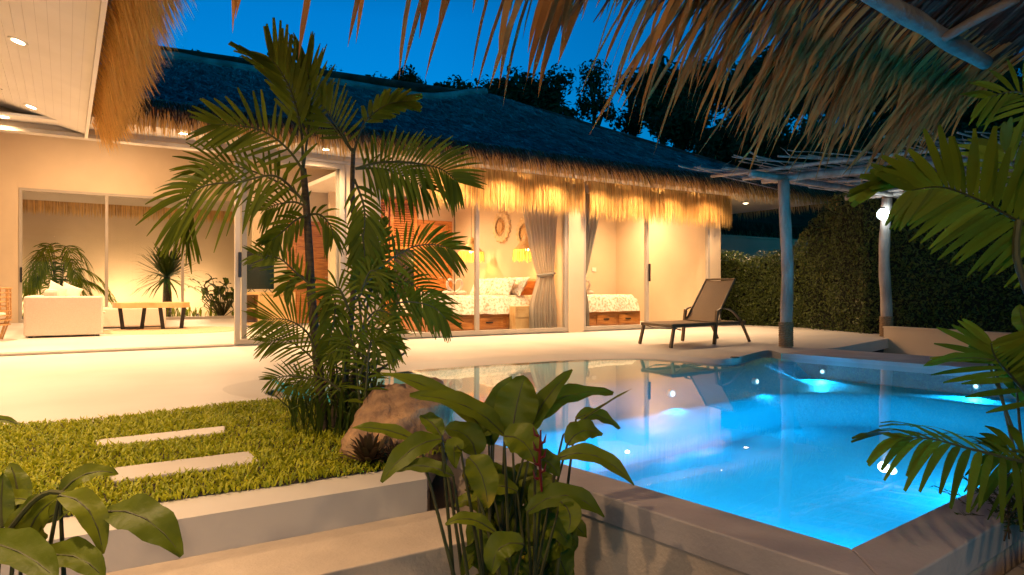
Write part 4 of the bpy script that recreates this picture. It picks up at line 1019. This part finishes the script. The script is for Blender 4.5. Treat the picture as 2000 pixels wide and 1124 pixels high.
# crown A, upright fronds
F([(592,335),(588,260),(572,190),(548,140),(528,115)], .30, 15, .036, up=flt, a0=32, a1=30, droop=.03, blunt=.5, start=.3, rad=.009)
F([(592,330),(600,270),(606,210),(603,160),(598,120)], .26, 15, .030, dz=.1, up=flt, a0=35, a1=14, droop=.02, start=.25)
F([(596,340),(560,290),(510,255),(455,245),(420,243)], .24, 18, .030, dz=-.1, up=flt, a0=75, a1=20, droop=.08, blunt=.4)
F([(598,400),(540,345),(470,355),(405,362),(370,385),(356,440)], .30, 26, .028, dz=-.2, up=upv, a0=80, a1=25, droop=.38)
F([(598,395),(550,360),(480,330),(420,320),(385,335)], .25, 20, .024, dz=.25, up=flt, a0=75, a1=20, droop=.15)
F([(600,405),(575,395),(540,400),(520,410)], .17, 13, .020, up=flt, a0=80, a1=30, droop=.2)
F([(598,420),(575,432),(550,455),(530,470)], .14, 9, .034, dz=-.05, up=flt, a0=55, a1=20, droop=.25, blunt=.5)
F([(600,420),(625,420),(645,440),(650,460)], .14, 10, .02, up=flt, a0=60, a1=20, droop=.4)
# crown B
F([(690,300),(668,262),(645,228),(628,205)], .22, 13, .024, dz=.05, up=flt, a0=75, a1=28, droop=.02, blunt=.4, one=1, start=.2)
F([(690,300),(665,265),(642,235),(625,215)], .17, 12, .024, dz=.05, up=flt, a0=60, a1=28, droop=.02, blunt=.4, one=-1, start=.3)
F([(690,300),(712,240),(755,205),(795,198)], .15, 12, .040, dz=-.05, up=upv, a0=45, a1=18, droop=.15, blunt=.6, start=.35)
F([(694,330),(740,318),(800,318),(860,330),(893,355)], .24, 30, .022, dz=-.15, up=flt, a0=85, a1=35, droop=.18)
F([(694,330),(745,330),(790,345),(830,368)], .22, 20, .022, dz=.1, up=upv, a0=80, a1=35, droop=.4)
F([(692,350),(710,400),(712,440),(706,490)], .16, 14, .03, dz=-.1, up=flt, a0=60, a1=25, droop=.4)
F([(692,420),(705,450),(712,500),(700,540)], .12, 10, .04, dz=-.1, up=flt, a0=60, a1=25, droop=.4)
# mid right fronds
F([(712,560),(745,520),(800,485),(845,478),(882,487)], .20, 24, .022, dz=-.15, up=flt, a0=78, a1=25, droop=.25)
F([(705,600),(735,560),(790,550),(830,575),(850,600)], .20, 22, .022, dz=.1, up=upv, a0=78, a1=25, droop=.35)
F([(715,640),(750,600),(800,590),(845,600),(870,622)], .17, 22, .019, dz=-.1, up=flt, a0=78, a1=25, droop=.25)
F([(700,560),(720,520),(735,480),(740,440)], .13, 12, .035, up=flt, a0=70, a1=30, droop=.1)
# mid and lower left fronds
F([(612,560),(580,535),(545,505),(500,498)], .15, 14, .018, dz=-.05, up=flt, a0=60, a1=25, droop=.12)
F([(612,570),(590,540),(570,545),(560,560)], .12, 8, .03, up=flt, a0=60, a1=25, droop=.2)
F([(620,700),(600,650),(560,625),(515,625)], .20, 22, .015, dz=-.1, up=flt, a0=80, a1=25, droop=.06)
F([(625,720),(600,690),(560,665),(520,668)], .15, 18, .015, dz=-.1, up=flt, a0=80, a1=25, droop=.15)
F([(628,760),(600,740),(560,735),(530,742)], .12, 14, .013, dz=-.15, up=flt, a0=75, a1=25, droop=.15)
F([(640,560),(655,590),(650,640),(640,680)], .13, 12, .03, dz=-.1, up=flt, a0=60, a1=25, droop=.35)
for k in range(11):
    x0 = R.uniform(655, 735); a = R.uniform(-1.25, 1.25); ln = R.uniform(100, 185); dz = R.uniform(-.35, .4); y0 = R.uniform(700, 830)
    x1 = x0 + ln*.45*math.sin(a); y1 = y0 - ln*.75*max(.25, math.cos(a)); x2 = x0 + ln*.9*math.sin(a); y2 = y1 - 10 + 30*abs(math.sin(a))
    F([(x0,y0),(x1,y1),(x2,y2)], R.uniform(.10,.16), 14, R.uniform(.010,.018), dz=dz, up=R.choice((flt, upv)), a0=70, a1=25, droop=.3)
for k in range(6):
    x0 = R.uniform(680, 735); y0 = R.uniform(560, 690); a = R.uniform(-1.1, 1.3); ln = R.uniform(80, 130); dz = R.uniform(-.3, .4)
    F([(x0,y0),(x0+ln*.5*math.sin(a), y0-ln*.5*math.cos(a)),(x0+ln*math.sin(a), y0-ln*.55*math.cos(a)+12)], R.uniform(.12,.17), 13, .018, dz=dz, up=R.choice((flt, upv)), a0=70, a1=25, droop=.3)
lf.build('fronds', M['leaf'], pt_); st_.build('leaf_stalks', M['stem'], pt_)
# dark grassy undergrowth at the palm foot
ug, lf, st_ = newplant('strappy_plant', 'dark strappy leaved plants at the palm foot behind the boulder', 'plant', A_(715, 850, .2))
for k in range(140):
    c = A_(R.uniform(570, 755), 0, R.uniform(-.15, .45)); c.z = .0; a = R.uniform(0, 6.28); l = R.uniform(.18, .42); d_ = V((math.cos(a), math.sin(a), 0))*R.uniform(.3,1)
    lf.ribbon([c, c+V((0,0,l*.55))+d_*l*.25, c+V((0,0,l*.8))+d_*l*.65, c+V((0,0,l*.75))+d_*l], [.010,.017,.013,.002], V((-d_.y,d_.x,0)).normalized())
lf.build('leaves', M['leafdark'], ug)

def rosette(name, c, r_, n, mat, label):
    t_ = thing(name, label, 'plant', c); m = MB()
    for k in range(n):
        a = k*2.4; el = .25+1.1*k/n; d_ = V((math.cos(a)*math.cos(el), math.sin(a)*math.cos(el), math.sin(el))); l = r_*R.uniform(.8,1.1)
        s_ = V((-math.sin(a), math.cos(a), 0)); m.ribbon([V(c), V(c)+d_*l*.35, V(c)+d_*l*.75, V(c)+d_*l+V((0,0,-.1*l))], [r_*.12,r_*.20,r_*.13,.001], s_)
    m.build('leaves', mat, t_); return t_
c = on_z(722, 905, .01); rosette('rosette_plant', c, .17, 34, M['purple'], 'dark purple spiky rosette in front of the boulder')
c = on_z(775, 905, .01); rosette('rosette_plant', c, .13, 30, M['purple'], 'dark purple spiky rosette between boulder and big leaves')
c = on_z(905, 880, .03); rosette('rosette_plant', c, .13, 34, M['purple'], 'dark spiky rosette at the near pool edge right of the boulder')
c = on_z(640, 890, .01)

# heliconia clump in the middle foreground
R.seed(44)
hb = at(1005, 1200, 2.35); hb.z = -.95
hp, lf, st_ = newplant('heliconia_clump', 'large broad leaved clump in front of the pool wall at the centre', 'plant', hb)
def B3(bx, by, cx_, cy_, tx, ty, W, d0=2.35, d1=None, up=None, stem=True, foot=None, **k):
    d1 = d1 if d1 is not None else d0; A, C, B_ = at(bx,by,d0), at(cx_,cy_,(d0+d1)/2), at(tx,ty,d1)
    cvv = CAMV(A); u = up if up is not None else (cvv*.8 + V((0,0,.6))).normalized()
    broad(lf, A, C, B_, 1.12*W/FPX*(d0+d1)/2, u, sm_=st_, **k)
    if stem:
        f = foot if foot is not None else V((hb.x + R.uniform(-.16,.16), hb.y + R.uniform(-.14,.14), -.9))
        st_.tube(spline([f, f.lerp(A, .5) + V((R.uniform(-.03,.03), R.uniform(-.03,.03), .06)), A], 8), [.011-.0009*i for i in range(9)], 6)
B3(985,850, 925,775, 800,772, 44, 2.45, 2.35)
B3(955,860, 905,760, 742,728, 38, 2.55, 2.45)
B3(1000,848, 1008,780, 1026,735, 78, 2.45, 2.5, up=None, fold=.1)
B3(965,850, 960,800, 1000,735, 50, 2.55)
B3(1035,848, 1045,790, 1118,722, 36, 2.45, 2.6)
B3(1045,830, 1085,750, 1198,769, 40, 2.5, 2.7)
B3(1100,850, 1160,800, 1233,760, 12, 2.5, 2.6, up=V((0,0,1)))
B3(1125,818, 1165,795, 1210,838, 28, 2.55, 2.6)
B3(1108,868, 1135,825, 1176,850, 44, 2.4, 2.45)
B3(1090,895, 1165,860, 1238,948, 36, 2.35, 2.3)
B3(985,852, 1030,850, 1046,905, 66, 2.3, 2.25)
B3(862,858, 800,860, 745,942, 46, 2.3, 2.2)
B3(820,866, 760,830, 686,836, 26, 2.35, 2.3)
B3(915,893, 950,920, 953,992, 56, 2.25, 2.2)
B3(885,930, 830,895, 765,920, 30, 2.3, 2.35)
B3(930,890, 925,840, 868,838, 54, 2.4, 2.4)
B3(968,1040, 915,995, 870,1025, 28, 2.2, 2.15)
B3(1022,1062, 960,1050, 962,1120, 52, 2.15, 2.1)
B3(1030,1000, 1105,930, 1180,1010, 46, 2.25, 2.2)
B3(1095,980, 1125,1000, 1108,1042, 42, 2.2, 2.15)
B3(862,852, 845,820, 820,812, 34, 2.45, 2.5)
B3(960,870, 955,820, 950,850, 36, 2.5)
B3(900,880, 880,850, 890,915, 34, 2.3)
B3(1045,900, 1075,890, 1090,930, 40, 2.3)
B3(1010,960, 960,930, 920,980, 40, 2.4)
B3(1050,1000, 1060,940, 1100,950, 40, 2.45)
for k in range(52):
    x = R.uniform(935, 1110); y = R.uniform(925, 1120); a = R.uniform(-1, 1); B3(x, y+40, x+25*a, y-20, x+70*a, y+R.uniform(-10,60), R.uniform(38,68), R.uniform(2.35,2.65), stem=(k % 2 == 0))
lf.build('leaves', M['broad'], hp, smooth=True); st_.build('stalks', M['stem'], hp)
m = MB()
for k in range(7): 
    p = at(1054+(2 if k%2 else -2), 852+k*14, 2.25); m.tube([p, p+V((RGT.x,RGT.y,0))*(.012 if k%2 else -.012)+V((0,0,.004)), p+V((RGT.x,RGT.y,0))*(.018 if k%2 else -.018)+V((0,0,.03))], [.006,.005,.001], 6)
m.tube([at(1056,840,2.25), at(1054,900,2.25), at(1058,960,2.25)], [.003,.006,.004], 8)
m.build('flower', M['red'], hp)

# broad leaf plant, lower left corner
R.seed(55)
lb_ = at(-20, 1200, 1.6)
hp2, lf, st_ = newplant('banana_plant', 'young banana like plant with arching leaves at the lower left corner', 'plant', V((lb_.x, lb_.y, -.9)))
hb = V((lb_.x, lb_.y, -.9)); ft = V((lb_.x, lb_.y, -.9))
B3(118,965, 165,905, 232,926, 34, 1.6, 1.65)
B3(117,968, 190,970, 202,1082, 50, 1.55, 1.5)
B3(208,1000, 290,985, 356,1086, 74, 1.55, 1.5, stem=False, fold=.15)
B3(45,1080, 60,1000, 115,972, 74, 1.6, 1.6)
B3(36,1000, 40,950, 20,905, 44, 1.7, 1.75)
B3(5,1030, 0,980, 8,925, 40, 1.65, 1.7)
B3(60,1040, 95,1000, 160,990, 60, 1.65, 1.6)
B3(-40,1060, 40,1060, 112,1130, 80, 1.5, 1.4)
B3(75,1095, 150,1060, 205,1130, 64, 1.5, 1.45)
B3(-60,825, 0,808, 42,832, 16, 1.9, 1.9)
B3(-20,1000, 10,960, 70,980, 40, 1.7)
st_.tube(spline([at(0,1062,1.58), at(35,1015,1.58), at(75,972,1.58), at(118,962,1.58), at(205,998,1.56)], 12), .006, 6)
lf.build('leaves', M['broad'], hp2, smooth=True); st_.build('stalks', M['stem'], hp2)

# right hand fronds
R.seed(66)
rp = at(2080, 700, 2.3); rp.z = -.9
rt, lf, st_ = newplant('palm', 'green palm fronds reaching in from the right edge in front of the hedge and pool', 'palm', rp)
def G(pts, L, n, w_, dz=0, **k): frond(lf, st_, [at(x, y, 2.2+dz) for x, y in pts], L, n, w_*.74, **k)
cvr = (V((0,0,EYE)) - at(1880,400,2.2)).normalized()
G([(2110,520),(2040,462),(1975,425),(1905,388),(1840,366),(1780,372)], .27, 26, .042, dz=.1, up=cvr, a0=80, a1=35, droop=.10, blunt=.35, one=1, start=.05)
G([(2110,520),(2040,462),(1975,425),(1905,388),(1840,366),(1780,372)], .21, 28, .036, dz=.1, up=cvr, a0=75, a1=30, droop=.25, blunt=.2, one=-1, start=.05)
G([(2090,470),(2040,400),(1990,340),(1960,290)], .24, 12, .036, dz=.5, up=cvr, a0=70, a1=30, droop=.15, blunt=.3)
G([(2100,300),(2040,220),(1990,180),(1930,190)], .20, 14, .024, dz=.6, up=cvr, a0=70, a1=25, droop=.2)
G([(1850,362),(1800,346),(1745,348),(1690,372)], .12, 8, .042, dz=.15, up=cvr, a0=26, a1=10, droop=.02, blunt=.5)
G([(2090,860),(2030,800),(1975,735),(1945,700),(1935,670)], .36, 17, .022, dz=.1, up=cvr, a0=85, a1=70, droop=.22, one=1, start=.05, lift=0)
G([(2090,860),(2030,800),(1975,735),(1945,700),(1935,670)], .2, 10, .03, dz=.1, up=cvr, a0=65, a1=30, droop=.1, one=-1, start=.3)
G([(2110,960),(2040,915),(1970,896),(1890,876),(1820,858),(1755,855)], .24, 16, .034, dz=-.05, up=(cvr*.5+V((0,0,1))).normalized(), a0=75, a1=22, droop=.45, blunt=.35)
G([(2080,900),(2010,885),(1950,880)], .22, 8, .03, dz=.05, up=cvr, a0=75, a1=30, droop=.3)
lf.build('fronds', M['leaf'], rt)
st_.tube(spline([rp, at(2030,640,2.25), at(2010,580,2.28), at(1985,500,2.3), at(1990,430,2.3)], 12), .012, 8)
st_.build('leaf_stalks', M['stem'], rt)
rb2, lf, st_ = newplant('broadleaf_plant', 'broad leaves with bluish sheen at the right edge above the pool corner', 'plant', V((rp.x, rp.y+.1, -.9)))
hb = V((rp.x, rp.y, -.9))
B3(1930,708, 1915,685, 1892,676, 34, 2.35, 2.35); B3(1940,705, 1948,675, 1972,655, 24, 2.4); B3(2010,650, 1990,625, 1992,595, 34, 2.3)
B3(2000,760, 1975,700, 1985,655, 66, 2.45); B3(1985,760, 1960,715, 1965,660, 40, 2.4); B3(2030,790, 2000,740, 1990,690, 70, 2.5)
B3(1940,704, 1870,690, 1803,716, 22, 2.3, 2.25, stem=False)
lf.build('leaves', M['broad'], rb2, smooth=True); st_.build('stalks', M['stem'], rb2)
# fine dark shrub in the lower right planter
R.seed(77)
sp = at(1975, 1040, 2.5)
sh_, lf, st_ = newplant('fine_shrub', 'fine needle leaved dark shrub beside the lower right pool corner', 'shrub', V((sp.x, sp.y, -.25)))
for k in range(110):
    f = at(R.uniform(1955,2060), R.uniform(1010,1060), R.uniform(2.35,2.8)); a = R.uniform(-1.3,.9); l = R.uniform(.14,.34)
    d_ = (RGT*math.sin(a) + V((0,0,1))*math.cos(a) + DIR*R.uniform(-.4,.4)).normalized(); P = [f + d_*l*t + V((0,0,-.10*l*t*t*3*abs(math.sin(a)))) for t in [i/6 for i in range(7)]]
    st_.tube(P, [.003,.0027,.0024,.002,.0016,.0012,.0008], 4)
    for j in range(34):
        t = R.uniform(.1,1); i = min(5, int(t*6)); p = P[i].lerp(P[i+1], t*6-i); q_ = (d_*.6 + V((R.uniform(-1,1),R.uniform(-1,1),R.uniform(-1,1)))*.8).normalized()
        lf.ribbon([p, p+q_*.011, p+q_*.021], [.0022,.0032,.0006], q_.orthogonal().normalized())
lf.build('needles', M['leafdark'], sh_); st_.build('twigs', M['bark'], sh_)
pz = thing('planter', 'cement planter holding the fine shrub at the lower right corner', 'planter', V((sp.x, sp.y, -.4)))
q1, q2 = PQ(1.95,.78), PQ(4.5,.78)
prism(MB(), [PQ(2.35,.80), PQ(2.35,.05), PQ(4.5,.05), PQ(4.5,.80)], -.95, -.14).build('planter_wall', M['step'], pz, bevel=.01)
prism(MB(), [PQ(2.42,.74), PQ(2.42,.12), PQ(4.4,.12), PQ(4.4,.74)], -.139, -.12).build('soil', M['soil'], pz)

# plants in the garden behind the living room
R.seed(88)
g1, lf, st_ = newplant('garden_palm', 'arching palm behind the left living room window pane', 'palm', V((-.3, 21.5, 0)))
for k in range(20):
    a = R.uniform(0, 6.28); l = R.uniform(.5, 1.15); d_ = V((math.cos(a), math.sin(a)*.5, 0)); b0 = V((-.15, 21.6, .15)); h = R.uniform(.6,1.75)
    frond(lf, st_, [b0, b0+d_*l*.3+V((0,0,h)), b0+d_*l*.8+V((0,0,h*1.0)), b0+d_*l*1.25+V((0,0,h*.55))], .45, 20, .035, droop=.5, rad=.012)
lf.build('fronds', M['leaf'], g1); st_.build('leaf_stalks', M['stem'], g1)
g2, lf, st_ = newplant('dracaena', 'spiky dracaena on a stout trunk behind the middle window pane', 'plant', V((2.35, 21.2, 0)))
c = V((2.35, 21.2, 1.15))
for k in range(200):
    a = R.uniform(0, 6.28); el = R.uniform(-.5, 1.4); l = R.uniform(.85,1.25); d_ = V((math.cos(a)*math.cos(el), math.sin(a)*math.cos(el), math.sin(el)))
    lf.ribbon([c, c+d_*l*.4, c+d_*l*.75+V((0,0,-.03)), c+d_*l+V((0,0,-.14*l))], [.03,.055,.04,.004], d_.cross(V((0,0,1))).normalized())
lf.build('leaves', M['leafdark'], g2); MB().tube([(2.35,21.2,0),(2.36,21.2,.5),(2.35,21.2,1.2)], [.11,.12,.08], 12).build('trunk', M['bark'], g2)
g3, lf, st_ = newplant('broadleaf_bush', 'broad leaved bush behind the right window pane', 'plant', V((3.9, 21.3, 0)))
for k in range(46):
    a = R.uniform(0, 6.28); h = R.uniform(.3, 1.5); b0 = V((3.7+R.uniform(-.45,.45), 21.2+R.uniform(-.3,.3), h*.7)); d_ = V((math.cos(a), math.sin(a)*.6, 0))*R.uniform(.2,.45)
    broad(lf, b0, b0+d_*.5+V((0,0,.22)), b0+d_+V((0,0,.2)), R.uniform(.14,.22)); st_.tube([V((3.8,21.3,0)), b0], .012, 5)
lf.build('leaves', M['leafdark'], g3, smooth=True); st_.build('stalks', M['stem'], g3)
g4, lf, st_ = newplant('low_bush', 'low mixed planting along the garden wall foot', 'plant', V((1.0, 21.8, 0)))
for k in range(260):
    c = V((R.uniform(-2.5,5.5), R.uniform(21.0,22.3), 0)); a = R.uniform(0, 6.28); l = R.uniform(.25,.6); d_ = V((math.cos(a), math.sin(a), 0))*R.uniform(.3,.9)
    lf.ribbon([c, c+V((0,0,l*.5))+d_*l*.25, c+V((0,0,l*.7))+d_*l*.7], [.03,.05,.004], V((-d_.y,d_.x,0)).normalized())
lf.build('leaves', M['leaf'], g4)

# ------------------------------------------------------------------ thatched sala roof overhead
R.seed(99)
sl = thing('sala_roof', 'dark palm thatched roof overhead with long dry leaf strips hanging from its edge', 'roof', (2, 1.8, 2.1))
EY, EZ, SX0, SX1 = 1.80, 2.07, -3.0, 4.5
slp = .62
m = MB(); m.add([(SX0,EY,EZ+.03),(SX1,EY,EZ+.03),(SX1-.1,EY-3.2,EZ+.03+3.2*slp),(SX0,EY-3.2,EZ+.03+3.2*slp),
                 (SX0,EY,EZ+.13),(SX1,EY,EZ+.13),(SX1-.1,EY-3.2,EZ+.13+3.2*slp),(SX0,EY-3.2,EZ+.13+3.2*slp)], [(0,3,2,1),(4,5,6,7),(1,2,6,5),(0,1,5,4),(3,0,4,7)])
m.build('thatch_slab', M['thatch_dark'], sl)
m = MB()
for k in range(5200):                                # layered strips on the underside
    x = R.uniform(.4, SX1+.02); s_ = R.uniform(0, 2.6); p = V((x, EY - s_, EZ + s_*slp + R.uniform(-.02,.025))); l = R.uniform(.18,.4)
    d_ = V((R.uniform(-.12,.12), 1, -slp)).normalized(); m.ribbon([p, p+d_*l*.5+V((0,0,-.006)), p+d_*l+V((0,0,R.uniform(-.03,.005)))], [.016,.02,.004], V((1,R.uniform(-.1,.1),R.uniform(-.3,.3))).normalized())
m.build('thatch_lining', M['thatch_dark'], sl)
def dangling(m, x, y, z, l, w_, ox=0, drop=.7, tx=0, rot=0):
    p = V((x, y, z)); d0 = V((ox, .9, -slp*1.0)).normalized(); d1 = V((ox*.6+tx, .45, -drop*1.4)).normalized()
    P = [p]; n = 7
    for k in range(n):
        t = k/(n-1); P.append(P[-1] + (d0*(1-t)+d1*t).normalized()*l/n)
    sd = V((math.cos(rot), math.sin(rot)*.8, math.sin(rot)*.5)).normalized()
    m.ribbon(P, [w_*q for q in (.7,.95,1,1,1,.95,.75,.04)], sd)
m = MB()
for k in range(60):                                 # sparse single strips on the left, a dense mat on the right
    x = R.uniform(.05, .95) if k < 25 else R.uniform(.9, 1.7)
    dangling(m, x, EY+R.uniform(-.12,.1), EZ+R.uniform(-.02,.08), R.uniform(.34,.78)*(.74+.26*min(1,max(0,(x-.1)/.7))), R.uniform(.017,.029), R.uniform(-.10,.06), R.uniform(.5,1.1), R.uniform(-.12,.12), R.uniform(-.9,.9))
clumps = [(1.5 + (SX1-1.5)*R.random()**.6, R.uniform(.04,.13), R.uniform(.45,1.05), R.uniform(-.22,.08), R.uniform(-.22,.12)) for _ in range(64)]
for k in range(760):
    cx_, cs_, cl_, co_, ct_ = R.choice(clumps); x = min(SX1, max(1.45, R.gauss(cx_, cs_)))
    dangling(m, x, EY+R.uniform(-.07,.09), EZ+R.uniform(.0,.12), cl_*R.uniform(.3,1.0), R.uniform(.010,.024), co_+R.uniform(-.07,.07), R.uniform(.4,1.1), ct_+R.uniform(-.08,.08), R.uniform(-1,1))
for k in range(420):
    x = 1.4 + (SX1-1.4)*R.random()**.6; dangling(m, x, EY+R.uniform(-.1,.05), EZ+R.uniform(.0,.1), R.uniform(.12,.42), R.uniform(.010,.022), R.uniform(-.2,.1), R.uniform(.3,1.), R.uniform(-.2,.1), R.uniform(-1,1))
m.build('hanging_strips', M['strip'], sl)
m = MB()
for k in range(70):
    x = R.uniform(3.7, SX1); dangling(m, x, EY-.06+R.uniform(-.1,.05), EZ+.05, R.uniform(.3,.5), R.uniform(.012,.022), -.35+R.uniform(-.1,.1), .5, -.1, R.uniform(-.5,.5))
m.build('corner_bundle', M['strip'], sl)
m = MB(); m.tube(spline([at(1640,-60,2.55), at(1720,0,2.75), at(1800,45,3.0), at(1850,78,3.2), at(1925,122,3.55)], 20), [.038+.003*math.sin(k*.9) for k in range(21)], 12)
m.tube(spline([at(1845,75,3.1), at(1900,42,3.0), at(1990,-5,2.9)], 8), .022, 8)
m.build('rafter', surf('old_pole', (.20,.15,.11), (.11,.08,.06), 7, .8, .5, 30), sl, smooth=True)
